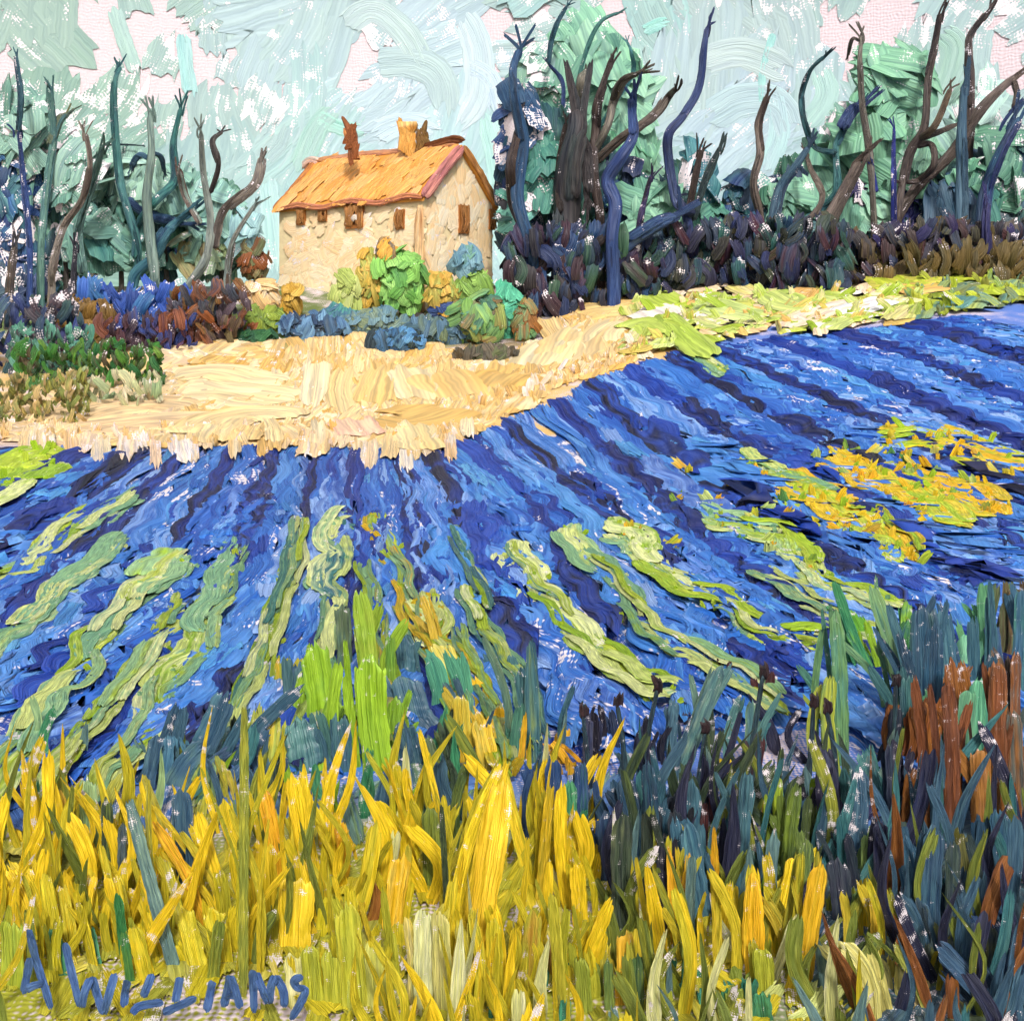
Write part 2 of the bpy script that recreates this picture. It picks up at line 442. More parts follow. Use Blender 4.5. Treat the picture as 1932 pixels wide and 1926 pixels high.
# single clear strokes
for (pts, w, c, dr) in [
    ([(345, 62), (352, 130), (362, 190)], 26, ['bfe8e8', 'a9dfe0'], 0), ([(213, 10), (232, 70), (262, 150)], 26, ['b5d6ce', 'c2e0dc'], .1),
    ([(700, 120), (780, 118), (830, 150), (842, 230)], 60, ['c4dbdf', 'bcd4d8'], 0), ([(640, 60), (700, 20), (760, 60), (800, 130)], 52, ['bdd6d6', 'cfe2e6'], 0),
    ([(870, 20), (900, 90), (900, 180), (860, 250)], 56, ['c6dde6', 'd6e8ef'], 0), ([(700, 260), (760, 235), (840, 250)], 46, ['d2e6f2', 'c7dfea'], 0),
    ([(560, 330), (600, 240), (640, 200)], 44, ['b8d6d4', 'a9d3cb'], 0), ([(590, 215), (640, 240), (690, 250)], 30, ['a4e0d2', 'bfe4de'], 0),
    ([(915, 210), (935, 300), (945, 420), (960, 520)], 36, ['b6e6df', 'c9ecec'], 0), ([(880, 120), (925, 150), (940, 220)], 36, ['c6def0', 'd6e8f2'], 0),
    ([(1210, 62), (1240, 48), (1266, 42)], 24, ['9fe0d6', 'b5ebe4'], 0), ([(1330, 230), (1400, 190), (1470, 200), (1500, 280)], 62, ['c0dae2', 'b7d2da'], 0),
    ([(1310, 120), (1400, 100), (1500, 140)], 58, ['b9cfcf', 'c9dde0'], 0), ([(1440, 330), (1470, 250), (1460, 160)], 40, ['c9e0ea', 'b9e2e4'], 0),
    ([(1520, 240), (1560, 180), (1545, 120)], 42, ['b3d8d4', 'bfe3df'], 0), ([(1765, 60), (1800, 90), (1780, 170), (1745, 240)], 48, ['b8d8d2', 'a5cdbd'], 0),
    ([(505, 330), (512, 420), (520, 520)], 34, ['b5dfe0', 'c9e9ea'], .2), ([(1460, 60), (1440, 130), (1436, 200)], 14, ['aee9e6', 'bfeeea'], 0)]:
    sky_stroke([sky_pt(*p) for p in pts], w * PX, [lin(k) * .88 for k in c], dr, .08)
# the same sky goes on past the picture
for _ in range(420):
    a = math.radians(rng.uniform(-80, 80)); z = rng.uniform(0, 48)
    X = (math.tan(np.clip(a, -1.3, 1.3)) * F + .5) * 1932
    if -60 < X < 2000 and z < 26: continue
    d = rng.normal(size=2); d = d / np.linalg.norm(d) * 3.0
    cc = SKV[rng.integers(0, 39, 2)]
    sky_stroke([ang_pt(a - d[0] / RS, z - d[1], RS), ang_pt(a, z + rng.normal() * .4, RS), ang_pt(a + d[0] / RS, z + d[1], RS)], 3.4, list(cc), .2, .1 + .3 * rng.random())
clouds = A.build('cloud_streak', M_SKY, skyo); tag(clouds, kind='stuff')

gx = np.concatenate([np.linspace(-95, -32, 16), np.linspace(-31, 31, 90), np.linspace(32, 95, 16)])
gy = np.concatenate([np.linspace(-30, 3, 10), np.linspace(3.6, 60, 120), np.linspace(61, 96, 14)])
GX, GY = np.meshgrid(gx, gy)
GP = np.stack([GX, GY, ter(GX, GY) + .02 * np.sin(GX * 1.7) * np.cos(GY * 1.3)], -1)
A = Acc(); Wg = np.stack([GX, GY], -1) / .04
def soil(x, y):
    near = sm((7.9 - y) / 1.3); wood = sm((y - 39 + .05 * x) / 3); straw = sm((y - 26.5) / 2) * (x < 6)
    c = lin('5f80cc') * np.ones(3); c = c * (1 - straw) + lin('e0bb78') * straw; c = c * (1 - wood) + lin('5a5238' if x > -2 else '6a7a44') * wood
    front = lin('a9a838') * sm((1.8 - x) / 1.2) + lin('5a7884') * (1 - sm((1.8 - x) / 1.2))
    return c * (1 - near) + front * near
SOIL = np.array([[soil(x, y) for x in gx] for y in gy])
A.grid(GP, SOIL, np.zeros(GP.shape[:2]), Wg * .01, Wg)
ground = A.build('ground', canvas_mat('primed_ground', .26, .01, .035)); tag(ground, kind='structure')

def tnorm(x, y):
    e = .2
    return unit(np.array([-(ter(x + e, y) - ter(x - e, y)) / (2 * e), -(ter(x, y + e) - ter(x, y - e)) / (2 * e), 1.0]))

def gstroke(A, poly, wpx, cols, lift=.04, thick=.12, dry=0.0, rag=.6, cell=.09, wmax=3.0, m=None):
    """stroke lying on the land, traced in picture coordinates"""
    P = np.array([gnd(x, y) for x, y in poly])
    nn = np.array([tnorm(p[0], p[1]) for p in P])
    i = len(poly) // 2; a, b = np.array(poly[max(i - 1, 0)], float), np.array(poly[min(i, len(poly) - 1)], float)
    if i == 0: a, b = np.array(poly[0], float), np.array(poly[-1], float)
    d = unit(b - a); n2 = np.array([-d[1], d[0]]) * wpx / 2; c = (a + b) / 2
    w = min(wmax, np.linalg.norm(gnd(*(c + n2)) - gnd(*(c - n2))))
    P = P + nn * lift
    pl_ = np.linalg.norm(np.diff(np.array(poly, float), axis=0), axis=1).sum(); us = float(np.clip(np.linalg.norm(np.diff(P, axis=0), axis=1).sum() / pl_ / (w / wpx), .25, 12))
    stroke(A, P, nn, w, [lin(k) if isinstance(k, str) else k for k in cols], min(thick, .075 / w), dry, rag, cell, m=m, us=us)

# ------------------------------------------------------------------ straw-coloured stubble beyond the lavender
BX = [-300, 0, 100, 200, 330, 520, 700, 800, 880, 930, 1000, 1080, 1160, 1250, 1400, 1560, 1700, 1932, 2300]
BY = [830, 825, 830, 845, 840, 835, 840, 850, 815, 780, 745, 715, 690, 660, 640, 625, 605, 575, 540]
UX = [-300, 0, 150, 330, 470, 560, 700, 870, 960, 1040, 1120, 1250, 1500, 1700, 1932, 2300]
UY = [800, 790, 730, 665, 645, 640, 655, 665, 690, 640, 570, 545, 560, 540, 520, 500]
fB = lambda x: float(np.interp(x, BX, BY)); fU = lambda x: float(np.interp(x, UX, UY))
A = Acc()
for X in np.arange(-260, 1260, 13):
    b, u = fB(X), fU(X)
    for _ in range(max(2, int((b - u) / 15))):
        x = X + rng.normal() * 12; y = u + (b - u) * rng.random() ** .8 - 4
        L = 16 + 26 * rng.random(); an = rng.normal() * .45 + (1.45 if 520 < x < 1200 else .25)
        dx, dy = math.cos(an) * L, -math.sin(an) * L
        pal = ['f0d09a', 'e2b468', 'eac488', 'f6e2bc', 'd9a650', 'e6bc74'] if x > 330 else ['ecce9c', 'e4c48a', 'dfba74', 'e6c6a0']
        c = [pal[rng.integers(len(pal))], pal[rng.integers(len(pal))]]
        gstroke(A, [(x - dx, min(y - dy, b + 12)), (x + rng.normal() * 4, y), (x + dx, min(y + dy, b + 12))], 16 + 18 * rng.random(), c, .02 + .05 * rng.random(), .12, .25 if rng.random() < .25 else 0, .8, .07, 2.2, m=9)
for poly, w, c in [
    ([(330, 720), (400, 712), (470, 728), (550, 735)], 46, ['f4dfb4', 'efd29c']), ([(335, 750), (420, 745), (500, 757), (556, 765)], 46, ['f3dcb0', 'eecf98']),
    ([(100, 800), (200, 778), (300, 770), (370, 775)], 34, ['ecd0a2', 'e3bd8a']), ([(130, 825), (240, 808), (360, 800), (440, 802)], 30, ['efd2a4', 'e7bf90']),
    ([(370, 830), (420, 800), (500, 790), (560, 800)], 26, ['eac78a', 'f0d8a8']), ([(600, 680), (596, 730), (590, 780)], 40, ['ecd3a0', 'f5e3bd']),
    ([(650, 790), (640, 740), (655, 690)], 40, ['e6c283', 'f0d6a0']), ([(700, 780), (715, 720), (735, 680)], 46, ['e3b96c', 'ecc98a']),
    ([(760, 690), (780, 730), (800, 770)], 44, ['f3e0b4', 'e6c182']), ([(820, 700), (850, 740), (880, 770)], 50, ['e0b263', 'e9c78a']),
    ([(740, 790), (770, 800), (860, 770)], 44, ['e2b96f', 'dfae5c']), ([(930, 740), (960, 715), (1000, 705)], 40, ['e3bb74', 'd9a858']),
    ([(1010, 700), (1040, 660), (1060, 640)], 40, ['ecd29a', 'f6e8c4']), ([(1060, 690), (1085, 640), (1110, 610)], 58, ['f0d8a6', 'e6c084']),
    ([(1130, 660), (1140, 630), (1200, 600)], 46, ['f2dcae', 'e9c68c']), ([(1090, 600), (1140, 590), (1200, 588)], 34, ['e6b463', 'f0cf8c']),
    ([(1060, 590), (1090, 570), (1130, 565)], 30, ['e3a84c', 'ecc070']), ([(1150, 580), (1190, 570), (1230, 568)], 26, ['e8b45c', 'f3d694']),
    ([(395, 850), (408, 825), (425, 805)], 22, ['e6c383', 'efd9ac']), ([(455, 845), (465, 825), (480, 805)], 20, ['e2bd7c', 'ecd2a0']),
    ([(520, 850), (515, 820), (500, 790)], 24, ['f0d8a8', 'e8ca92']), ([(598, 855), (600, 825), (596, 795)], 24, ['ecd0a0', 'f4e2bc']),
    ([(800, 868), (785, 835), (770, 800)], 30, ['e6c686', 'f0dbac']), ([(690, 835), (670, 815), (660, 795)], 22, ['f0b9a0', 'ecc6a4'])]:
    gstroke(A, poly, w * 1.15, c, .16 if max(q[1] for q in poly) > 826 else .11, .16, 0, .5, .07)
for X in np.arange(60, 900, 21):                                # tongues of straw reaching in between the rows
    x = X + rng.normal() * 8; b = fB(x); L = 18 + 62 * rng.random() ** 1.5; dx = rng.normal() * 9; pal = ['f0d6a4', 'e2b468', 'f7e6c4', 'eac488', 'f4e8e6', 'f2d0b0']
    gstroke(A, [(x, b - 26), (x + dx * .5, b - 2), (x + dx, b + L * .8)], 14 + 12 * rng.random(), [pal[rng.integers(6)], pal[rng.integers(6)]], .10 + .05 * rng.random(), .10, .3 * rng.random(), .9, .07, 1.4)
for _ in range(150):                                            # loose straw tufts along the lower edge
    x = rng.uniform(-40, 1200); y = fB(x) + rng.uniform(-26, 10); g = gnd(x, y); sc = g[1] / F / 1932
    v = np.array([rng.normal() * .35, -.2, 1]) * (14 + 20 * rng.random()) * sc; pal = ['f0d6a4', 'e2b468', 'f7e6c4', 'eac488', 'f4e8e6']
    stroke(A, [g, g + v * .6, g + v], (rng.normal() * .4, -1, .5), (9 + 9 * rng.random()) * sc, [lin(pal[rng.integers(5)]), lin(pal[rng.integers(5)])], .16, .2, .8, .07, True, m=7, K=6)
stub = A.build('wheat_stubble', M_FIELD); tag(stub, 'pale straw coloured stubble strip between the lavender and the farmhouse', 'stubble', kind='stuff')

# bright verge on the right bank
A = Acc()
for _ in range(260):
    x = rng.uniform(1190, 2250); b, u = fB(x), fU(x); y = u + (b - u) * rng.random()
    L = 12 + 24 * rng.random(); an = rng.normal() * .5 + .9 * (rng.random() < .5)
    pal = ['a9bd3a', 'b9c850', 'd7cf6a', 'e3b268', 'f0d6a6', '9fb54c', 'c6d27a'] if x < 1720 else ['a8b92e', 'b9bd3c', '8a8a3a', '5f8f86', '6b7440', '4f7f80']
    if x < 1720 and rng.random() < .32: pal = ['f6ece0', 'f6d9b0', 'efc890', 'f0d0a0']
    c = [pal[rng.integers(len(pal))], pal[rng.integers(len(pal))]]
    gstroke(A, [(x - math.cos(an) * L, y + math.sin(an) * L * .6), (x, y + rng.normal() * 3), (x + math.cos(an) * L, y - math.sin(an) * L * .6)], 12 + 12 * rng.random(), c, .05 + .15 * rng.random(), .16, .2 * (rng.random() < .3), .8, .07, 2.0, m=8)
for poly, w, c in [
    ([(1180, 632), (1220, 620), (1270, 640)], 22, ['a9c03c', 'c3d070']), ([(1250, 600), (1290, 640), (1345, 690)], 22, ['9fbb34', 'b9cc60']), ([(1215, 590), (1240, 600), (1262, 616)], 30, ['f3e6da', 'e9d8cc']),
    ([(1230, 560), (1260, 580), (1290, 590)], 26, ['a9c23a', 'c0d060']), ([(1330, 580), (1390, 600), (1440, 610)], 22, ['b6cc62', 'd3dc9a']), ([(1450, 560), (1500, 585), (1560, 590)], 24, ['a8c050', 'd0d884']),
    ([(1510, 615), (1560, 595), (1640, 580)], 24, ['f2d3a4', 'fbf0e4']), ([(1580, 605), (1630, 590), (1680, 575)], 20, ['f6efe8', 'e9f0f2']), ([(1630, 545), (1700, 540), (1790, 535)], 26, ['b9b83a', 'd0c45c']),
    ([(1690, 560), (1740, 555), (1780, 545)], 20, ['e6b46c', 'c9b04c']), ([(1640, 530), (1680, 530), (1720, 560)], 24, ['b3c22c', 'c6cc4a']), ([(1760, 510), (1775, 530), (1790, 545)], 30, ['a3b92c', 'b9c83c']),
    ([(1800, 540), (1850, 515), (1890, 530)], 24, ['b6c234', 'a6b42c']), ([(1870, 545), (1900, 555), (1925, 572)], 22, ['aebf30', 'b9c640'])]:
    gstroke(A, poly, w, c, .22, .18, 0, .6, .07)
for _ in range(170):                                            # upright tufts
    x = rng.uniform(1180, 2000); y = rng.uniform(fU(x) + 4, fB(x) + 4); g = gnd(x, y); sc = g[1] / F / 1932
    v = np.array([rng.normal() * .6, -.2, .9]) * (16 + 26 * rng.random()) * sc
    pal = ['a9c03c', 'b9cc58', '93b02c', 'd3dc8a', 'e3b268', 'f2dcae'] if x < 1720 else ['b3c22c', 'a8b92e', '8a8a3a', '5f8f86', 'c6cc4a']
    stroke(A, [g, g + v * .5 + np.array([.1, 0, .1]) * sc * 20, g + v], (rng.normal() * .5, -1, .5), (11 + 12 * rng.random()) * sc, [lin(pal[rng.integers(len(pal))]), lin(pal[rng.integers(len(pal))])], .18, .1, .8, .07, True, m=8, K=6)
verge = A.build('verge_grass', M_FIELD); tag(verge, 'lime green and straw verge along the top of the right bank', 'grass', kind='stuff')

# ------------------------------------------------------------------ farmhouse
TH_H = math.radians(36)
HC0 = np.array([*at(797, 592, 46.0)[:2], 0.0]); HZ = float(ter(HC0[0], HC0[1] + 2)) - .1
HA = np.array([-math.cos(TH_H), math.sin(TH_H), 0]); HB = np.array([math.sin(TH_H), math.cos(TH_H), 0])
HL, HD = 8.5, 4.75
hz0 = HC0 + np.array([0, 0, HZ])
EAV = float(at(800, 374, 46)[2] - HZ); RID = EAV + 2.3
def hp(a, b, z): return hz0 + HA * a + HB * b + np.array([0, 0, z])
house = empty('farmhouse', hz0, 'cream farmhouse with orange roof standing above the stubble', 'house')

def solid(name, polys, mat, parent, origin):
    """flat-faced closed mesh from polygons of world points"""
    vs, fs, key = [], [], {}
    for po in polys:
        f = []
        for p in po:
            k = tuple(np.round(p, 4))
            if k not in key: key[k] = len(vs); vs.append(np.asarray(p) - origin)
            f.append(key[k])
        fs.append(f)
    me = bpy.data.meshes.new(name); me.from_pydata([tuple(v) for v in vs], [], fs); me.materials.append(mat)
    o = bpy.data.objects.new(name, me); COL.objects.link(o)
    if parent is not None:
        o.parent = parent; o.location = np.asarray(origin) - np.array(parent.matrix_world.translation if parent.parent else parent.location)
    else: o.location = origin
    return o

def plain(name, colr, rough=.7):
    m = bpy.data.materials.new(name); m.use_nodes = True
    nt = m.node_tree; p = nt.nodes['Principled BSDF']
    tc = N(nt, 'ShaderNodeTexCoord'); nz = N(nt, 'ShaderNodeTexNoise'); nz.inputs['Scale'].default_value = 5; nz.inputs['Detail'].default_value = 5
    nt.links.new(tc.outputs['Object'], nz.inputs['Vector'])
    c = mixc(nt, nz.outputs['Fac'], tuple(lin(colr) * .75), tuple(np.clip(lin(colr) * 1.15, 0, 1)))
    nt.links.new(c, p.inputs['Base Color'])
    b = N(nt, 'ShaderNodeBump'); b.inputs['Distance'].default_value = .03; b.inputs['Strength'].default_value = .6
    nt.links.new(nz.outputs['Fac'], b.inputs['Height']); nt.links.new(b.outputs[0], p.inputs['Normal'])
    p.inputs['Roughness'].default_value = rough
    return m
P_WALL = plain('lime_plaster', 'ffe0b0'); P_ROOF = plain('roof_clay', 'e0983e'); P_DARK = plain('shutter_brown', '6e3d18'); P_BRICK = plain('chimney_brick', '8a4a1e')

z0 = -1.2
c00, c10, c11, c01 = (lambda z: hp(0, 0, z)), (lambda z: hp(HL, 0, z)), (lambda z: hp(HL, HD, z)), (lambda z: hp(0, HD, z))
g0, g1 = hp(0, HD / 2, RID), hp(HL, HD / 2, RID)
wall = solid('wall', [[c00(z0), c10(z0), c10(EAV), c00(EAV)], [c11(z0), c01(z0), c01(EAV), c11(EAV)], [c01(z0), c00(z0), c00(EAV), g0, c01(EAV)],
                      [c10(z0), c11(z0), c11(EAV), g1, c10(EAV)]], P_WALL, house, hz0)
ov, oe, th = .18, .14, .16
def rp(a, s, dz): # s: 0 at front eave, 1 ridge, 2 back eave
    k = s if s <= 1 else 2 - s
    b = s * HD / 2
    bo = -oe if s == 0 else (oe if s == 2 else 0)
    zo = -oe * (RID - EAV) / (HD / 2) if s != 1 else 0
    return hp(a, b + bo, EAV + (RID - EAV) * k + zo + dz)
rpol = []
for dz in (th, .01):
    for s in (0, 1): rpol.append([rp(-ov, s, dz), rp(-ov, s + 1, dz), rp(HL + ov, s + 1, dz), rp(HL + ov, s, dz)])
for a in (-ov, HL + ov): rpol.append([rp(a, 0, .01), rp(a, 1, .01), rp(a, 2, .01), rp(a, 2, th), rp(a, 1, th), rp(a, 0, th)])
for s in (0, 2): rpol.append([rp(-ov, s, .01), rp(HL + ov, s, .01), rp(HL + ov, s, th), rp(-ov, s, th)])
roof = solid('roof', rpol, P_ROOF, house, hz0)

nL = -HB; nG = -HA                                            # outward normals of long wall and gable
def wstrokes(n, fn, nn, cols, w, ln, angf, dry, off=.03):
    for _ in range(n):
        u, v = rng.random(2)
        p, s = fn(u, v)
        if p is None: continue
        t1 = unit(np.cross(np.array([0, 0, 1.]), nn)); t2 = np.cross(nn, t1)
        an = angf(); L = ln * (.6 + .8 * rng.random())
        d = t1 * math.cos(an) + t2 * math.sin(an); b = np.cross(nn, d) * rng.normal() * .2 * L
        q = nn * (off + .03 * rng.random())
        stroke(A, [p - d * L + q, p + b + q, p + d * L + q], nn, w * (.7 + .6 * rng.random()), [lin(cols[rng.integers(len(cols))]), lin(cols[rng.integers(len(cols))])], .03, dry * (rng.random() < .3), .5, .1, m=9, K=7)
A = Acc()
WC = ['ffe6bc', 'fddcaa', 'feeccb', 'fad29c', 'fee0b4']
wstrokes(210, lambda u, v: (hp(.35 + u * (HL - .7), 0, -.3 + v * (EAV - .2)), 1), nL, WC, .6, .55, lambda: rng.normal() * .7 + .3, .25)
def gab(u, v):
    b = .3 + u * (HD - .6); top = EAV + (RID - EAV) * (1 - abs(b / (HD / 2) - 1)) - .5
    return hp(0, b, -.3 + v * (top + .2)), 1
wstrokes(190, gab, nG, WC + ['f8ecd2', 'f3e2c0'], .55, .5, lambda: rng.normal() * .6 + 1.3, .25)
pl = A.build('plaster', M_WALL, wall, hz0); tag(pl, kind='stuff'); pl.location = (0, 0, 0)
A = Acc()
rn = unit(np.cross(rp(HL, 0, 0) - rp(0, 0, 0), rp(0, 1, 0) - rp(0, 0, 0))); rn = rn if rn[2] > 0 else -rn
for _ in range(150):
    a, s = rng.uniform(.1, HL - .1), rng.uniform(.08, .95)
    d = unit(rp(1, 1, 0) - rp(1.9 + rng.normal() * .5, 0, 0)); L = .45 + .4 * rng.random(); p = rp(a, 0, th) * (1 - s) + rp(a, 1, th) * s + rn * (.03 + .05 * rng.random())
    c = ['eeaa56', 'f0b064', 'e89e48', 'f2b872', 'e0a85c', 'ee9f46']
    stroke(A, [p - d * L, p + np.cross(rn, d) * .1, p + d * L], rn, .5, [lin(c[rng.integers(6)]), lin(c[rng.integers(6)])], .08, 0, .5, .1, m=9, K=8)
tl = A.build('roof_tiling', M_HOUSE, roof, hz0); tl.location = (0, 0, 0); tag(tl, kind='stuff')
def trim(name, pts, nn, w, cols, parent=house, wig=0, thick=.3):
    A = Acc(); P = np.array(pts)
    stroke(A, P, nn, w, [lin(c) for c in cols], thick, 0, .5, .1, True, K=7)
    return A.build(name, M_HOUSE, parent, P[0]) if parent is house else None
ez = np.array([0, 0, 1.])
def eav(a, dz): return rp(a, 0, th + dz) - HB * .06
trim('eave_edge', [eav(-ov + t * (HL + 2 * ov), .10 * math.sin(t * 17)) for t in np.linspace(0, 1, 12)], nL, .26, ['b5695f', 'd78a5a', 'c87a6a'])
trim('verge_edge', [rp(-ov - .05, 0, .1) - HB * .1, (rp(-ov - .05, 0, .1) + rp(-ov - .05, 1, .1)) / 2 + ez * .12, rp(-ov - .05, 1, .12)], unit(nG + nL * .5), .5, ['b5686c', 'c98a78', 'a05560'])
trim('verge_edge', [rp(-ov - .05, 1, .12), (rp(-ov - .05, 1, .1) + rp(-ov - .05, 2, .1)) / 2 + ez * .15, rp(-ov - .05, 2, .05)], nG, .3, ['d99a50', 'a8622c', 'e6b070'])
trim('verge_edge', [rp(HL + ov, 0, .1) - HB * .05, (rp(HL + ov, 0, .1) + rp(HL + ov, 1, .1)) / 2, rp(HL + ov, 1, .16)], unit(nL + ez * .6), .32, ['a8602a', 'c98242', '8f5020'])
trim('ridge_cap', [rp(HL + ov, 1, th + .06), rp(HL * .66, 1, th + .1), rp(HL * .33, 1, th + .04), rp(0, 1, th + .12)], unit(nL + ez * .7), .3, ['d99a4a', 'c9866a', 'e3b06a'])
trim('ridge_finial', [rp(2.0, 1, .22), rp(1.1, 1, .36), rp(.3, 1, .44), rp(-.35, 1, .34)], nL, .36, ['8a4c20', '6b3a1a', 'a5642c'])
trim('ridge_finial', [rp(HL - .2, 1, .1), rp(HL + .5, 1, .25), rp(HL + 1.1, 1, -.1)], nL, .4, ['f0c9b4', 'e6a98c', 'f6e2d6'])
trim('corner_quoin', [hp(0, 0, -.6) + nL * .12, hp(0, 0, 1.2) + nL * .14, hp(.05, 0, 2.6) + nL * .12, hp(0, 0, EAV - .2) + nL * .12], unit(nL + nG), .42, ['d8a066', 'f0cf9c', 'b5743c'])

def chimney(X, Ytop, Ybase, w, cols, tilt, extra):
    d = 46 + 3.3; base = at(X, Ybase, d); top = at(X + tilt, Ytop, d); A = Acc()
    ch = Acc(); h = w / 2
    ring = np.array([(-h, -h), (h, -h), (h, h), (-h, h), (-h, -h)])
    n = 7; P = np.zeros((n + 2, 5, 3))
    for i in range(n):
        t = i / (n - 1); c = base * (1 - t) + top * t; k = 1 + .16 * math.sin(t * 9 + X) + (.28 if t > .8 else 0)
        P[i, :, :2] = c[:2] + ring * k; P[i, :, 2] = c[2]
    P[n] = P[n - 1]; P[n, :, :2] = top[:2] + ring * .55; P[n + 1] = P[n]; P[n + 1, :, 2] -= .35
    cc = np.array([lin(cols[i % len(cols)]) for i in range((n + 2) * 5)]).reshape(n + 2, 5, 3)
    UU = np.stack(np.meshgrid(np.arange(5), np.arange(n + 2)), -1) * .5
    ch.grid(P, cc, np.zeros((n + 2, 5)), UU[..., ::-1], UU * 4)
    for j in range(10):
        t = rng.random() * .9; c = base * (1 - t) + top * t + np.array([rng.normal() * h * .5, -h - .04, 0])
        v = np.array([rng.normal() * .12, 0, .3 + .25 * rng.random()])
        stroke(ch, [c - v, c + v], (0, -1, 0), w * .5, [lin(cols[0]), lin(cols[-1])], .16, 0, .8, .1, m=7, K=6)
    o = ch.build('chimney', M_HOUSE, roof, base); o.location = base - hz0
    if extra:
        pot = Acc(); tube(pot, [top - ez * .1, top + np.array([extra * .5, 0, .25]), top + np.array([extra, 0, .55])], [.16, .12, .06], [lin(cols[0]), lin(cols[-1])], 1)
        p2 = pot.build('chimney_pot', M_HOUSE, house, top)
    return o
chimney(668, 243, 300, .44, ['9a5524', 'c07a3c', '7f431a'], -8, -.35)
chimney(772, 232, 290, .56, ['e6ac58', 'efc27a', 'd6953c'], -2, 0)
chimney(793, 250, 296, .42, ['6f4f24', '57391a', '8a6428'], 4, .18)

def window(face, a, z, w, h, cols, big=False):
    if face == 'L': o0 = hp(a, 0, z); t1, nn = -HA, nL
    else: o0 = hp(0, a, z); t1, nn = HB, nG
    fr = w * .14
    def q(x, y, k): return o0 + t1 * x + ez * y + nn * k
    polys = []
    for (x0, x1, y0, y1) in ((-w / 2, w / 2, h / 2 - fr, h / 2), (-w / 2, w / 2, -h / 2, -h / 2 + fr), (-w / 2, -w / 2 + fr, -h / 2 + fr, h / 2 - fr), (w / 2 - fr, w / 2, -h / 2 + fr, h / 2 - fr)):
        polys.append([q(x0, y0, .14), q(x1, y0, .14), q(x1, y1, .14), q(x0, y1, .14)])
        for e in (([x0, y0], [x1, y0]), ([x1, y0], [x1, y1]), ([x1, y1], [x0, y1]), ([x0, y1], [x0, y0])):
            polys.append([q(*e[0], -.05), q(*e[1], -.05), q(*e[1], .14), q(*e[0], .14)])
    win = solid('window', polys, plain('window_wood', cols[0]), house, o0)
    win.location = o0 - hz0
    pane = solid('pane', [[q(-w / 2 + fr, -h / 2 + fr, .105), q(w / 2 - fr, -h / 2 + fr, .105), q(w / 2 - fr, h / 2 - fr, .105), q(-w / 2 + fr, h / 2 - fr, .105)]], P_DARK, None, o0)
    pane.parent = win; pane.location = (0, 0, 0)
    A = Acc()
    for j in range(5 if not big else 9):
        x = (-.5 + (j + .5) / (5 if not big else 9)) * w * 1.0; L = h * (.42 + .2 * rng.random()); dx = rng.normal() * .06
        if big and 4 <= j <= 5:
            stroke(A, [q(x - dx, h * .5, .17), q(x, h * .1, .2)], nn, w * .2, [lin(cols[0]), lin(cols[1])], .2, 0, .8, .1, m=7, K=6); continue
        stroke(A, [q(x - dx, L, .17), q(x + dx, 0, .2), q(x - dx, -L, .17)], nn, w / 4 if not big else w / 6, [lin(cols[0]), lin(cols[1])], .22, 0, .9, .1, m=8, K=6)
    if big: stroke(A, [q(-.1, -h * .2, .2), q(.12, -h * .05, .22), q(.3, -h * .15, .2)], nn, .26, [lin('f7ece4'), lin('f0dcc8')], .2, 0, .6, .1, m=7, K=6)
    sh = A.build('shutter', M_HOUSE, None, o0); sh.parent = win; sh.location = (0, 0, 0)
    return win
BR = ['a4662c', 'c48a4c']
def la(X, Y, face):   # wall coordinates of a picture point
    lo, hi = (0, HL) if face == 'L' else (0, HD)
    f = (lambda a: hp(a, 0, 2)) if face == 'L' else (lambda a: hp(0, a, 2))
    best = min(np.linspace(lo, hi, 400), key=lambda a: abs((f(a)[0] / f(a)[1] * F + .5) * 1932 - X))
    p = f(best); return float(best), float(HC + (HY - Y) / 1932 * p[1] / F - HZ)
for (X, Y, face, w, h, big) in ((571, 408, 'L', .46, .8, False), (612, 404, 'L', .48, .66, False), (672, 408, 'L', 1.0, 1.05, True), (758, 414, 'L', .46, .8, False), (871, 414, 'G', .62, 1.2, False), (925, 414, 'G', .42, .9, False)):
    a, z = la(X, Y, face); window(face, a, z, w, h, BR, big)

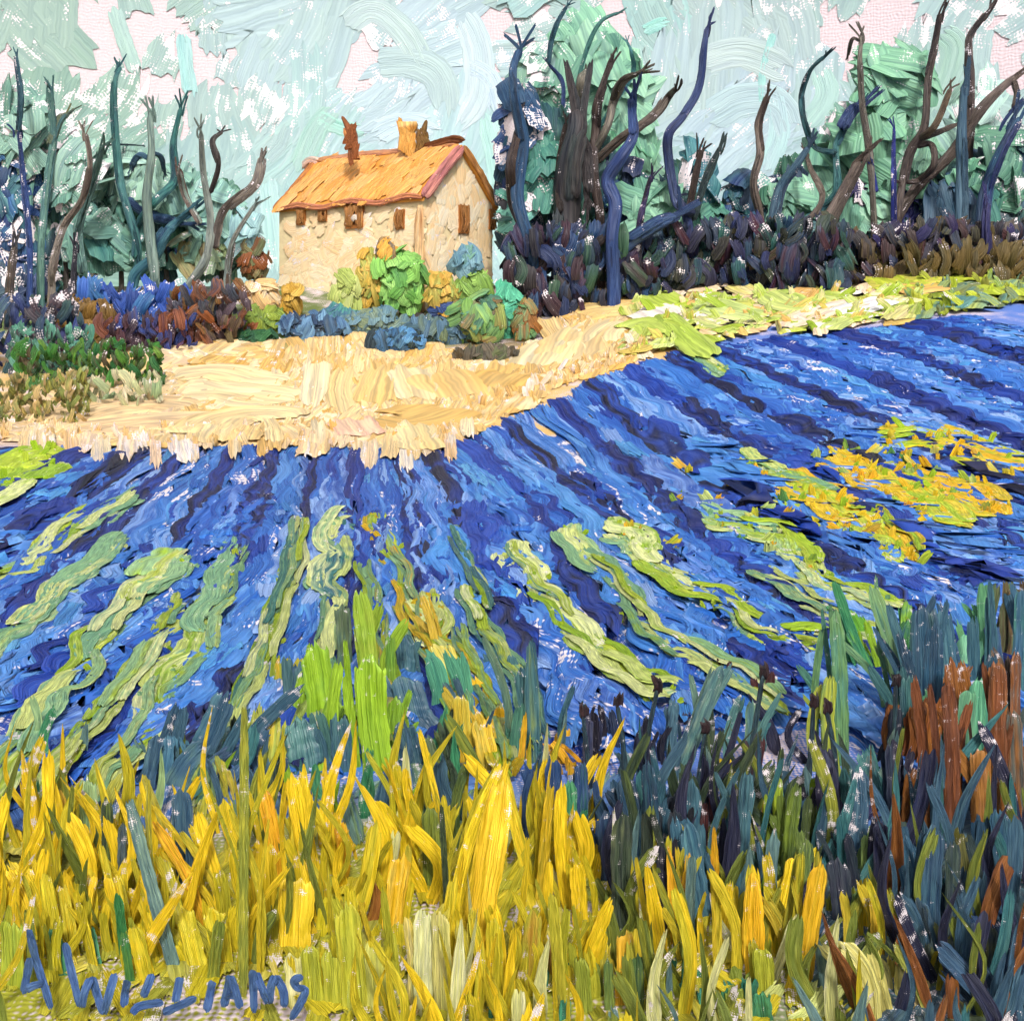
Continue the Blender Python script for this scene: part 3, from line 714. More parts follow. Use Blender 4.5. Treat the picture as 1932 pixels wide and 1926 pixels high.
# ------------------------------------------------------------------ lavender rows
FUR = [
    [(-300, 905), (-330, 960)],
    [(60, 850), (-60, 905), (-200, 965)],
    [(160, 862), (60, 925), (-90, 1010), (-260, 1090)],
    [(270, 862), (150, 960), (20, 1075), (-120, 1180), (-300, 1300)],
    [(350, 862), (265, 955), (130, 1085), (0, 1200), (-160, 1330), (-330, 1440)],
    [(440, 855), (395, 945), (330, 1060), (270, 1135), (160, 1250), (30, 1370), (-130, 1500)],
    [(520, 862), (505, 930), (475, 995), (465, 1090), (395, 1190), (290, 1320), (150, 1450), (40, 1540)],
    [(600, 862), (588, 935), (585, 1005), (555, 1090), (510, 1190), (430, 1320), (330, 1460)],
    [(672, 866), (664, 960), (668, 1040), (655, 1130), (630, 1240), (590, 1360), (560, 1480)],
    [(745, 862), (765, 940), (765, 1010), (785, 1100), (800, 1200), (815, 1320), (830, 1460)],
    [(805, 862), (850, 960), (880, 1060), (915, 1150), (970, 1240), (1030, 1340), (1090, 1450)],
    [(880, 846), (955, 925), (1015, 990), (1055, 1080), (1120, 1180), (1210, 1300), (1310, 1420)],
    [(950, 805), (1050, 905), (1130, 970), (1205, 1055), (1310, 1145), (1420, 1250), (1540, 1370)],
    [(1050, 768), (1170, 890), (1280, 1000), (1370, 1085), (1490, 1170), (1620, 1270), (1760, 1390)],
    [(1120, 732), (1240, 860), (1390, 960), (1500, 1035), (1620, 1110), (1760, 1200), (1920, 1300)],
    [(1190, 706), (1320, 800), (1450, 875), (1600, 965), (1750, 1070), (1920, 1170), (2090, 1270)],
    [(1270, 680), (1400, 765), (1550, 850), (1700, 925), (1860, 1025), (2060, 1130)],
    [(1350, 664), (1480, 725), (1640, 795), (1800, 890), (1960, 980), (2160, 1080)],
    [(1460, 648), (1600, 705), (1750, 780), (1932, 865), (2200, 990)],
    [(1590, 636), (1750, 690), (1932, 770), (2240, 890)],
    [(1720, 620), (1870, 670), (2040, 730), (2300, 820)],
    [(1860, 600), (2020, 645), (2300, 720)]]
NT = 60
FG = []
for f in FUR:                                                   # the rows go on past both sides of the picture
    v_ = np.array(f[-1], float) - np.array(f[-2], float)
    if f[-1][0] > 1700 or f[-1][0] < 0: f.append(tuple(np.array(f[-1]) + v_ / np.linalg.norm(v_) * (480 if f[-1][0] > 0 else 220)))
    e_ = np.array(f[0], float) - np.array(f[1], float); f[0] = tuple(np.array(f[0]) + e_ / np.linalg.norm(e_) * 20)
    p2 = spline(f, NT) if len(f) > 2 else spline([f[0], ((f[0][0] + f[1][0]) / 2, (f[0][1] + f[1][1]) / 2), f[1]], NT)
    FG.append(np.array([gnd(x, y) for x, y in p2]))

class Row:
    def __init__(s, i):
        s.a, s.b = FG[i], FG[i + 1]
        s.ph = rng.random() * 6; s.h = .17; s.px = np.linalg.norm(np.diff(np.array(FUR[i], float), axis=0), axis=1).sum()
        s.L = np.linalg.norm(np.diff((s.a + s.b) / 2, axis=0), axis=1).sum()
    def pt(s, t, c, lift=0.0):
        q = np.clip(t, 0, 1) * (NT - 1); i = min(int(q), NT - 2); r = q - i
        A_ = s.a[i] * (1 - r) + s.a[i + 1] * r; B_ = s.b[i] * (1 - r) + s.b[i + 1] * r
        w = np.linalg.norm(B_[:2] - A_[:2])
        x = A_ * (.5 - c / 2) + B_ * (.5 + c / 2)
        lump = 1 + .15 * math.sin(t * s.px / 26 + s.ph)
        z = float(ter(x[0], x[1])) + min(s.h * w, .085) * max(0, 1 - abs(c) ** 2.4) * lump * min(1, 7 * t) * min(1, 8 * (1 - t) + .2)
        return np.array([x[0], x[1], z + lift])
    def width(s, t):
        q = int(np.clip(t, 0, 1) * (NT - 1)); return np.linalg.norm(s.b[q][:2] - s.a[q][:2])
    def nrm(s, t, c):
        q = int(np.clip(t, 0, 1) * (NT - 1)); sd = unit(s.b[q] - s.a[q]); p = s.pt(t, c)
        return unit(tnorm(p[0], p[1]) + sd * c * .35)
    def brush(s, A, t0, t1, c0, amp, w, cols, lift=.02, dry=0.0, thick=.12, rag=.6, drift=0.0, wave=75):
        px = (t1 - t0) * s.px; n = int(np.clip(px / 17 + 2, 4, 30))
        ts = np.linspace(t0, t1, n); ph = rng.random() * 6
        cs = np.clip(c0 + drift * np.linspace(-1, 1, n) + amp * np.sin(np.arange(n) * 6.28 * px / n / wave + ph), -1.05, 1.05)
        P = np.array([s.pt(t, c, lift) for t, c in zip(ts, cs)]); Nn = np.array([s.nrm(t, c) for t, c in zip(ts[::2], cs[::2])])
        d = P[:, 1].mean(); Lw = np.linalg.norm(np.diff(P, axis=0), axis=1).sum()
        us = float(np.clip(Lw / px / (d / F / 1932), 1, 14))
        stroke(A, P, Nn, w, cols, min(thick, .05 / w), dry, rag, .06 * d / 14, us=us)

BLUE = ['2f70c8', '265fbe', '3f80d2', '2b67c2', '5590da', '2054b2', '3678ce']
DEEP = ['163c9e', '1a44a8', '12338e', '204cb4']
NAVY = ['0f1d60', '0d1440', '14287a', '0a0f30']
LIGHT = ['78a0e6', '88ace8', '68a2e6', '92b2e8']
CER = ['3a86d2', '4a95da', '3576c4', '5fa6dc']
pk = lambda pal, n=2: [lin(pal[rng.integers(len(pal))]) for _ in range(n)]
ORD = ['', 'second', 'third', 'fourth', 'fifth', 'sixth', 'seventh', 'eighth', 'ninth', 'tenth', 'eleventh', 'twelfth', 'thirteenth', 'fourteenth', 'fifteenth', 'sixteenth', 'seventeenth', 'eighteenth', 'nineteenth', 'twentieth', 'twenty-first']
def row_label(i, n):
    if i == 0: return 'short blue lavender row running off the left edge below the stubble'
    if i == n - 1: return 'farthest blue lavender row under the verge at the right edge'
    if i <= n // 2: return '%s blue lavender row counted from the left end of the field' % ORD[i]
    return '%s blue lavender row counted from the right end of the field' % (ORD[n - 1 - i] if n - 1 - i else 'last')
NR = len(FUR) - 1
M_MOUND = paint('lavender_foliage', .03, .5, .25, 14)
for i in range(NR):
    R = Row(i)
    base = R.pt(.5, 0); base = np.array([base[0], base[1], float(ter(base[0], base[1]))])
    row = empty('lavender_row', base, row_label(i, NR), 'lavender row', 'lavender rows across the field')
    # the planted ridge itself
    m, K = 56, 13
    cs = np.linspace(-1, 1, K)
    P = np.array([[R.pt(t, c, -.01) for c in cs] for t in np.linspace(0, 1, m)])
    P += (rng.random(P.shape) - .5) * .05
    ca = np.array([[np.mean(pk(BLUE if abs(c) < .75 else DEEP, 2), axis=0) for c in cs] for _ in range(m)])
    A = Acc(); S = np.linspace(0, R.L, m)[:, None] * np.ones(K)
    A.grid(P, ca, np.full((m, K), .34), np.stack([S * 2, np.broadcast_to(cs * 2 + i, S.shape)], -1), np.stack([S / .06, np.broadcast_to(cs * .45 / .06, S.shape)], -1))
    A.build('foliage', M_MOUND, row, base)
    # flower swaths: long wavering sweeps down the row
    right = i >= 11
    nb = int(np.clip(R.px / 130, 2, 6))
    for c0 in (-.66, -.3, .06, .38, .68):
        for k in range(nb):
            if rng.random() < .14: continue
            t0 = np.clip((k - .3 * rng.random()) / nb, 0, .97); t1 = min(1, (k + 1.1 + .5 * rng.random()) / nb); tm = (t0 + t1) / 2; wl = R.width(tm)
            r = rng.random()
            pal = BLUE if r < .40 else (CER if (r < .58 and (right or tm < .55)) else (LIGHT if r < (.84 + .1 * (tm > .45)) else DEEP))
            cc = pk(pal, 3); cc[1] = pk(BLUE, 1)[0]
            if rng.random() < .3: cc.append(pk(LIGHT, 1)[0])
            A = Acc()
            R.brush(A, t0, t1, c0 + rng.normal() * .07, .10 + .12 * rng.random(), wl * (.22 + .14 * rng.random()), cc, .015 + .03 * rng.random(), .25 if (rng.random() < .2 or tm > .8) else 0.02, .10, wave=60 + 50 * rng.random())
            A.build('flower_swath', M_FIELD, row, base)
    # small broken touches
    A = Acc()
    for _ in range(int(R.px / 34)):
        t = rng.random(); c0 = rng.uniform(-.9, .9); wl = R.width(t); dl = (14 + 26 * rng.random()) / R.px
        pal = [BLUE, LIGHT, CER, DEEP][rng.choice(4, p=[.4, .25, .2, .15])]
        R.brush(A, max(0, t - dl), min(1, t + dl), c0, .03, wl * (.10 + .10 * rng.random()), pk(pal), .05 + .02 * rng.random(), 0, .12, drift=.12 * rng.normal())
    tb = A.build('blossom_flecks', M_FIELD, row, base); tag(tb, kind='stuff')
    # dark navy strokes along the furrow, some further up the row
    nn_ = max(2, int(R.px / 150)); sd = -.97 if i > 7 else .97
    for k in range(nn_):
        t0 = max(0, (k - .1 - .15 * rng.random()) / nn_); t1 = min(1, (k + 1.0 + .2 * rng.random()) / nn_)
        if t0 > .55 and rng.random() < .3: continue
        wl = R.width((t0 + t1) / 2); pal = NAVY if rng.random() < .82 else DEEP
        A = Acc()
        R.brush(A, t0, t1, sd + rng.normal() * .03, .11, wl * (.23 + .13 * rng.random()), pk(pal, 2) + pk(DEEP, 1) + pk(pal, 1), .085, 0, .08, wave=58 + 10 * rng.random())
        A.build('dark_stroke', M_FIELD, row, base)
        if rng.random() < .5:
            A = Acc(); R.brush(A, t0, (t0 + t1) / 2, sd * .3 + rng.normal() * .2, .16, wl * .15, pk(DEEP, 3), .07, 0, .08, wave=60)
            A.build('dark_stroke', M_FIELD, row, base)

# ------------------------------------------------------------------ green weed strips between the rows
LIME = ['a3c622', 'b4cc30', '93b82c', 'c0d040']; PALE = ['e0e898', 'd3de84', 'eaf0b0', 'c9d874']; SAGE = ['92c088', '80b288', 'a2ca92', '74a884']; YEL = ['e8c21c', 'f0b818', 'd6bd2a', 'efc93a']; TEAL = ['3f7f78', '4f8f86', '3a6f80', '567f8c']
STR = [
    ('broad lime green weed patch at the left edge of the field', [(-60, 965), (0, 935), (60, 890), (105, 868)], 44, [LIME, LIME], 0),
    ('sage green weed strip by the left edge below the lime patch', [(-40, 1112), (40, 1098), (75, 1070), (120, 1015), (200, 970)], 24, [SAGE, LIME], 1),
    ('pale weed strip on the left, third from the stubble corner', [(-60, 1300), (0, 1240), (40, 1210), (85, 1180), (110, 1140), (160, 1110), (210, 1060), (250, 1030)], 30, [PALE, SAGE], 1),
    ('long pale weed strip winding from the left bottom corner up', [(-40, 1560), (20, 1470), (60, 1400), (100, 1340), (160, 1300), (165, 1250), (215, 1200), (250, 1150), (310, 1100), (350, 1060)], 42, [PALE, SAGE, LIME], 1),
    ('wide pale and lime weed strip left of the slate bushes', [(150, 1570), (200, 1490), (270, 1420), (295, 1340), (330, 1290), (385, 1240), (380, 1190), (415, 1150), (440, 1090), (460, 1040)], 40, [PALE, LIME, SAGE], 1),
    ('pale weed strip running down beside the tall olive stalk', [(360, 1560), (400, 1480), (430, 1400), (470, 1330), (500, 1270), (520, 1190), (545, 1120), (560, 1060), (550, 1010)], 30, [PALE, LIME, TEAL], 1),
    ('bluish green weed strip with an orange streak in mid field', [(660, 990), (620, 1025), (640, 1070), (612, 1120), (632, 1170), (612, 1250), (620, 1340), (610, 1440)], 34, [SAGE, TEAL, PALE], 1),
    ('yellow green weed strip right of the orange streaked one', [(700, 985), (712, 1040), (745, 1090), (760, 1140), (775, 1200), (815, 1260), (850, 1340), (880, 1430)], 34, [LIME, SAGE, YEL], 1),
    ('straw yellow weed strip in front of the field centre', [(800, 1140), (830, 1190), (825, 1240), (880, 1290), (905, 1340), (935, 1420), (960, 1500)], 40, [PALE, YEL, LIME], 1),
    ('sage weed strip between the straw one and the lime streak', [(880, 1130), (900, 1190), (930, 1240), (965, 1290), (995, 1360), (1020, 1450)], 32, [SAGE, LIME, TEAL], 1),
    ('pale weed strip with lime top slanting to the dark reeds', [(955, 1050), (990, 1110), (1040, 1160), (1090, 1215), (1150, 1270), (1220, 1320), (1285, 1335)], 40, [LIME, PALE, PALE], 1),
    ('lime weed strip passing left of the yellow cluster', [(1065, 1015), (1090, 1060), (1140, 1100), (1180, 1150), (1215, 1200), (1260, 1240), (1320, 1270), (1400, 1310), (1490, 1380)], 34, [LIME, SAGE, PALE], 1),
    ('pale weed strip below the cream tuft on the right slope', [(1150, 1015), (1200, 1040), (1235, 1090), (1300, 1130), (1380, 1160), (1430, 1210), (1490, 1230), (1570, 1235)], 34, [PALE, LIME, LIME], 1),
    ('pale stepped weed strip right of the yellow cluster', [(1325, 985), (1390, 1010), (1470, 1030), (1510, 1070), (1550, 1120), (1620, 1140), (1710, 1170)], 34, [PALE, LIME, SAGE], 1),
    ('broad yellow patch of weeds in the right part of the field', [(1640, 905), (1700, 900), (1760, 930), (1830, 950), (1900, 985)], 40, [YEL, YEL, LIME], 1),
    ('yellow weed strip ending in a bright tip on the right slope', [(1480, 920), (1540, 960), (1600, 985), (1650, 1000), (1700, 1040), (1735, 1075)], 50, [LIME, YEL, YEL], 1),
    ('lime weed strip under the pale blue streak at right', [(1560, 868), (1620, 905), (1680, 930), (1760, 965), (1840, 1010)], 42, [LIME, YEL, YEL], 1),
    ('mossy weed strip left of the bluish green strip in mid field', [(430, 1400), (470, 1290), (525, 1180), (552, 1070), (570, 985)], 22, [SAGE, LIME, TEAL], 1),
    ('mossy weed strip running down to the tall lime weed', [(680, 1080), (700, 1160), (722, 1250), (735, 1350), (750, 1450)], 30, [LIME, SAGE, YEL], 1),
    ('faint sage weed strip high on the left of the field', [(90, 1060), (180, 1000), (260, 945)], 20, [SAGE, LIME, PALE], 1),
    ('sage weed strip low on the left between two long pale ones', [(60, 1560), (140, 1440), (220, 1350), (300, 1230), (350, 1150)], 26, [SAGE, PALE, LIME], 1),
    ('broken lime weed strip just right of the straw yellow one', [(960, 1480), (930, 1380), (890, 1290), (860, 1210)], 24, [LIME, PALE, SAGE], 1),
    ('thin sage weed strip left of the lime streak in the field centre', [(850, 1010), (880, 1080), (905, 1130), (930, 1180)], 18, [SAGE, TEAL, LIME], 1),
    ('sage weed strip between the two pale strips on the right slope', [(1420, 1090), (1500, 1140), (1560, 1180), (1640, 1215), (1740, 1260)], 24, [SAGE, PALE, LIME], 1),
    ('lime weed strip above the bright yellow tip on the right slope', [(1400, 870), (1450, 905), (1520, 930), (1590, 950)], 22, [LIME, SAGE, PALE], 1),
    ('short lime weed strip under the verge top on the right bank', [(1270, 640), (1320, 680), (1370, 715)], 20, [LIME, PALE, SAGE], 0),
    ('lime weed strip nearest the right edge of the field', [(1660, 845), (1740, 835), (1800, 850), (1870, 880), (1950, 905)], 40, [YEL, LIME, YEL], 0)]
for lab, poly, w, pals, wavy in STR:
    G = np.array([gnd(x, y) for x, y in poly]); c0 = G[len(G) // 2]; c0 = np.array([c0[0], c0[1], float(ter(c0[0], c0[1]))])
    w *= .9
    t = empty('weed_strip', c0, lab, 'weeds', 'green weed strips between the lavender rows')
    dense = spline(poly, 40)
    plen = np.linalg.norm(np.diff(dense, axis=0), axis=1).sum(); npc = max(2, int(plen / 115))
    for lane in (-.6, -.36, -.12, .12, .36, .6):
        for k in range(npc):
            j0 = rng.normal() * .25; s0 = int(np.clip(40 * (k - .2 + j0) / npc, 0, 32)); s1 = int(np.clip(40 * (k + 1.2 + j0) / npc, s0 + 6, 40)); seg = dense[s0:s1].copy()
            tt = np.arange(len(seg)); amp = w * .17 * wavy
            d2 = np.gradient(seg, axis=0); d2 = unit(d2); n2 = np.stack([-d2[:, 1], d2[:, 0]], -1)
            seg = seg + n2 * (lane * w + amp * np.sin(tt * plen / 40 / 84 * 6.28 + k * .7 + lane * .8))[:, None]
            pal = pals[rng.integers(len(pals))] if (YEL in pals or rng.random() < .75) else [SAGE, PALE][rng.integers(2)]
            if rng.random() < .14: continue
            A = Acc()
            gstroke(A, seg[::2], w * np.clip(.75 + .5 * (seg[:, 1].mean() - 950) / 450, .7, 1.4) * (.22 + .22 * rng.random()), [lin(pal[rng.integers(4)]), lin(pal[rng.integers(4)]), lin(pals[rng.integers(len(pals))][rng.integers(4)])], .13 + .06 * rng.random(), .06, .12 * rng.random(), 1.0, .05, 1.7)
            A.build('grass_swath', M_FIELD, t, c0)
    A = Acc()
    for _ in range(int(len(poly) * 5)):
        k = rng.integers(1, 38); x, y = dense[k] + rng.normal(size=2) * w * .35; g = gnd(x, y); sc = g[1] / F / 1932
        pal = pals[rng.integers(len(pals))]; h = w * (.5 + .6 * rng.random()) * sc
        p = g + np.array([0, 0, .06]); v = np.array([rng.normal() * .4, -.15, .8]) * h
        stroke(A, [p, p + v * .6 + np.array([0, 0, .1 * h]), p + v], (rng.normal() * .3, -1, .4), w * .3 * sc, [lin(pal[rng.integers(4)]), lin(pal[rng.integers(4)])], .2, 0, .6, .05, True, m=7, K=6)
    tag(A.build('grass_tuft', M_FIELD, t, c0), kind='stuff')

# scattered sprigs among the lavender on the right slope
SPR = ['9fb83a', 'e8c21c', '5f9448', 'c6d27a', 'eda61c']
for k, (x, y) in enumerate([(1540, 880), (1600, 860), (1390, 930), (1420, 900), (1310, 905), (1280, 960), (1620, 920), (1700, 880), (1480, 1000), (1690, 960), (1760, 900), (1830, 930), (1880, 905), (1750, 1000), (1780, 870), (1650, 905), (1590, 1010), (1530, 1100), (1720, 905), (1850, 880), (1350, 960), (1420, 980), (1480, 960), (1540, 1000), (1380, 1020), (1250, 1050), (1190, 1020), (1620, 1030), (1660, 1060), (1800, 960), (1860, 980), (1440, 1050)]):
    g = gnd(x, y); sc = g[1] / F / 1932; g[2] = float(ter(g[0], g[1]))
    t = empty('weed_sprig', g, 'small yellow green sprig among the lavender on the right slope', 'weed', 'sprigs in the right part of the lavender')
    for j in range(3):
        A = Acc(); p = g + np.array([rng.normal() * 8 * sc, rng.normal() * .3, .05]); h = (26 + 22 * rng.random()) * sc; v = np.array([rng.normal() * .5, -.2, .8]) * h
        stroke(A, [p, p + v * .6, p + v], (rng.normal() * .4, -1, .5), (12 + 10 * rng.random()) * sc, [lin(SPR[rng.integers(5)]), lin(SPR[rng.integers(5)])], .18, 0, .8, .05, True, m=8, K=6)
        A.build('leaf', M_FIELD, t, g)

# ------------------------------------------------------------------ trees
def tree(name, label, base, limbs, d, crowns=(), group='bare wavering trees', cat='tree'):
    """limbs: [(name, [(X,Y)..] base to tip, width px, colours, dryness)]; crowns: [(X,Y,rx,ry,n,size,colours,dry)]"""
    sc = d / F / 1932
    bx = at(base[0], 600, d)[0]; root = np.array([bx, d, float(ter(bx, d))])
    t = empty(name, root, label, cat, group)
    for k, (nm, pts, w, cols, dr) in enumerate(limbs):
        P = [at(x, y, d + (.5 * rng.normal() if j and k else .25 * math.sin(j * 2 + base[0]))) for j, (x, y) in enumerate(pts)]
        P = np.array(P)
        if nm == 'trunk': P = np.vstack([[[P[0][0], P[0][1], float(ter(P[0][0], P[0][1])) - .15]], P]) if P[0][2] > ter(P[0][0], P[0][1]) + .1 else P
        A = Acc(); r = w * sc / 2 * .88; dr *= .55
        rad = [r * 1.05, r * 1.0, r * 1.1, r * .85, r * .6] if nm == 'trunk' else [r * .9, r, r * 1.05, r * .55]
        tube(A, P, rad, [lin(c) for c in cols], .8, dr, .1, blunt=nm != 'trunk')
        for j in range(3):                                     # loose bristle strands along the limb
            q = P + np.array([rng.normal() * r * .5, -r * .85, 0]); i0 = rng.integers(0, max(1, len(q) - 2))
            stroke(A, q[i0:i0 + 3] if len(q) > 2 else q, (rng.normal() * .3, -1, .1), r * 1.0, [lin(cols[j % len(cols)]), lin(cols[-1])], .2, dr, 1.2, .1, True, K=6)
        dv = unit(P[-1] - P[-2])
        for j in range(4):                                     # ragged twigs at the tip
            e = P[-1] + np.array([rng.normal() * r * .5, rng.normal() * r * .4, 0]); tw = unit(dv + np.array([rng.normal() * .35, rng.normal() * .2, rng.normal() * .2])) * r * (2.5 + 3 * rng.random())
            stroke(A, [e - dv * r * 2.5, e, e + tw], (rng.normal() * .3, -1, .1), r * .55, [lin(cols[j % len(cols)]), lin(cols[0])], .2, dr, 1.5, .1, True, m=7, K=5)
        o = A.build(nm, M_FAR, t, root)
    for k, (X, Y, rx, ry, n, sz, cols, dr) in enumerate(crowns):
        A = Acc(); c = at(X, Y, d + 2.4)
        dab_cloud(A, c, (rx * sc, min(rx, ry) * sc * .32, ry * sc), int(n * .62), sz * sc * 1.6, [lin(q) for q in cols], dr, .13, .7, .3, .1, .7)
        A.build('crown', M_FAR, t, root)
    return t

GR = ['4f6f74', '6f857c', '3d5f66']; BRN = ['6a5a50', '857a70', '4a3c38']; NV = ['22386c', '1c2c56', '2f4a80']; DK = ['2c2830', '3d3436', '222a38']; TE = ['2f6068', '47807c', '245058']
SG = ['7fa898', '729e8e', '8cb2a2', '659284', '94b8ac']; SGD = ['5f9080', '4f8474', '72a290', '3f7a76']; BLT = ['3c5fae', '2f4f9a', '4a6fb8', '2a4a80', '3f7a90']
l1 = [TL(*p) for p in [(150, 1800), (155, 1300), (120, 920), (98, 680)]]
tree('blue_spire_tree', 'slim blue tree at the left edge with thin pointed tip', l1[0], [('trunk', l1, 15, ['2f4a8a', '34508c', '24386a'], .3), ('limb', [TL(98, 690), TL(110, 500), TL(85, 290)], 12, ['3a6a7a', '2a4a5a'], .3)], 45.0,
     [(40, 400, 38, 90, 70, 26, BLT + SGD, .62), (30, 250, 40, 80, 46, 30, SG, .4), (60, 520, 45, 60, 46, 24, ['2f4a7a', '2a5a66', '33406a', '3f7a80'], .4)])
l = [TL(*p) for p in [(215, 1700), (215, 1300), (250, 950), (285, 720), (268, 470)]]
tree('grey_green_tree', 'grey green tree just right of the blue spire tree', l[0], [('trunk', l, 15, ['4f7f80', '3d6a74', '6a9488'], .3), ('limb', [TL(270, 760), TL(310, 640), TL(350, 590)], 14, ['7a7a50', '4a7274'], .2)], 46.0,
     [(95, 300, 36, 70, 46, 28, SG, .5), (100, 480, 40, 70, 46, 26, SGD + ['5f8f84'], .35)])
l = [TL(*p) for p in [(270, 1500), (275, 1400), (330, 1190), (430, 1040), (470, 870), (450, 700)]]
tree('brown_bent_tree', 'brown grey bent tree in the left wood with forked base', l[0], [('trunk', l, 16, ['7a6e62', '8f857a', '5f5048'], .2), ('limb', [TL(430, 1430), TL(405, 1200), TL(490, 930), TL(540, 770)], 18, ['5a8078', '6f948a', '4a6a68'], .1)], 44.5,
     [(150, 340, 42, 60, 46, 26, SG, .4), (160, 440, 40, 50, 40, 24, SG + SGD, .25)])
l = [TL(*p) for p in [(700, 1520), (720, 1300), (655, 1060), (620, 900), (598, 600), (602, 420), (630, 350)]]
tree('tall_teal_tree', 'tallest dark teal trunk of the left wood, curving at the foot', l[0], [('trunk', l, 16, TE, .15), ('limb', [TL(650, 1040), TL(800, 1130), TL(960, 1170)], 26, ['2a4a70', '34607c', '24406a'], .1), ('limb', [TL(520, 760), TL(640, 755), TL(740, 760)], 4, ['33505a', '2a4048'], 0)], 45.5,
     [(230, 330, 50, 60, 44, 28, SG, .2), (220, 400, 50, 50, 40, 26, SG + SGD, .2)])
l = [TL(*p) for p in [(810, 1560), (810, 1450), (785, 1240), (768, 1020), (792, 800), (782, 590)]]
tree('grey_sage_tree', 'pale sage grey trunk standing before the blue thicket', l[0], [('trunk', l, 20, ['6f877e', '869a90', '5a726c'], .05), ('limb', [TL(780, 830), TL(730, 810), TL(690, 870)], 12, ['33587a', '3f6a80'], .2), ('limb', [TL(800, 800), TL(840, 820), TL(860, 890)], 11, ['2f4f6a', '3f6a80'], .2)], 44.0,
     [(270, 340, 44, 55, 36, 26, ['9cc4b4', 'a6ccbc', '86b09b'], .2)])
l = [TL(*p) for p in [(700, 1450), (800, 1350), (850, 1250), (900, 1180), (990, 1110)]]
l2 = [TL(*p) for p in [(700, 1350), (720, 1180), (810, 1050), (910, 940), (905, 750), (945, 560)]]
tree('crossing_teal_tree', 'teal tree whose limbs cross behind the pale sage trunk', l[0], [('trunk', l, 24, ['2f5f74', '3f7480', '244a66'], .05), ('limb', l2, 17, ['2a6468', '3a7a74', '24505c'], .1)], 45.0,
     [(330, 370, 40, 60, 36, 24, ['8fbcae', '9cc8bc', '7aa896'], .2), (250, 460, 50, 40, 36, 24, SGD + SG, .2)])
l = [TL(*p) for p in [(975, 1600), (985, 1500), (1075, 1350), (1100, 1150), (1062, 900), (1050, 680)]]
tree('grey_forked_tree', 'grey forked tree left of the farmhouse with black tipped limb', l[0], [('trunk', l, 16, ['808c84', '969f98', '6a726c'], .1), ('limb', [TL(1100, 1010), TL(1142, 860), TL(1112, 740), TL(1160, 690)], 13, ['3a3030', '4f4844', '2a2224'], .1),
     ('limb', [TL(1120, 1300), TL(1170, 1100), TL(1320, 970), TL(1362, 820)], 17, ['7d736c', '93897f', '5a4f4a'], .1), ('limb', [TL(1050, 1170), TL(970, 1020), TL(940, 890)], 15, ['7a5f56', '5f4a44', '90a49a'], .2)], 44.5,
     [(400, 400, 46, 60, 40, 24, ['9cc8be', '86b8aa', 'a9d2c8'], .2), (380, 470, 46, 36, 40, 20, ['a58a5c', '86b09b', '8a9a6a', 'a9c0a0'], .3)])
l = [TL(*p) for p in [(1185, 1560), (1190, 1420), (1215, 1260), (1330, 1070)]]
tree('leaning_grey_tree', 'short leaning grey tree nearest the left wall of the farmhouse', l[0], [('trunk', l, 15, ['7a8a84', '93a29c', '6a5448'], .1)], 44.0, [(465, 430, 24, 40, 20, 20, ['a9d2d4', '9cc8cc'], .2)])
l = [TL(*p) for p in [(40, 1850), (50, 1500), (75, 1280)]]
tree('dark_stump_tree', 'dark brown snag at the far left edge of the wood', l[0], [('trunk', l, 20, ['4a4448', '33454c', '5f5044'], .3)], 43.5, [(10, 560, 34, 70, 30, 22, ['2f4a5a', '24385a', '3f5a5a'], .4)])
l = [TL(*p) for p in [(385, 1560), (385, 1450), (392, 1280)]]
tree('short_dark_snag', 'short black snag rising from the left undergrowth', l[0], [('trunk', l, 15, ['2c2a38', '3a3a48'], .45)], 43.8)

# right wood
RG = 'bare wavering trees'
SGR = ['8cc0a2', '80b498', '98c8ac', '74aa8e', '68a088']
def rt(name, lab, C, pts, w, cols, d, extra=(), crowns=(), dr=.08):
    l = [C(*p) for p in pts]
    return tree(name, lab, l[0], [('trunk', l, w, cols, dr)] + [('limb', [C(*p) for p in e[0]], e[1], e[2], .1) for e in extra], d, crowns)
rt('navy_edge_tree', 'navy tree beside the gable of the farmhouse with speckled left side', TC, [(250, 1600), (230, 1450), (150, 1150), (185, 850), (140, 600), (125, 420), (160, 290)], 26, ['1f4668', '24507a', '1a3450'], 45, [([(230, 1450), (120, 1200), (110, 950), (175, 680)], 17, ['2c2830', '3a3338', '4a3a34'])],
   [(985, 220, 30, 80, 34, 26, ['24507a', '2f6a80', '1f4668'], .6), (1010, 330, 40, 70, 44, 24, ['3f8070', '2f6f66', '4a8a7a'], .3), (960, 250, 14, 60, 18, 18, ['4a6aa0', 'c6d8ec', '2a4a80'], .5), (975, 400, 26, 60, 26, 22, ['4f9080', '7abfae', '3a3a40'], .3)])
rt('black_stump_tree', 'massive black trunk, the widest of the right wood', TC, [(470, 1700), (450, 1450), (440, 1200), (450, 950), (500, 760), (500, 650)], 52, ['2c282c', '3a3234', '232a34', '2f3a3c'], 46.5, [([(400, 1250), (395, 1000), (440, 720)], 14, ['241c1c', '33241e']), ([(500, 780), (550, 900), (560, 1150)], 26, ['332c2e', '2a2428'])],
   [(1010, 400, 28, 70, 44, 22, ['3d7560', '4f8a70', '2f5f50'], .1), (1060, 340, 30, 60, 24, 20, ['2f5a50', '3d7560', '332c30'], .1)], 0)
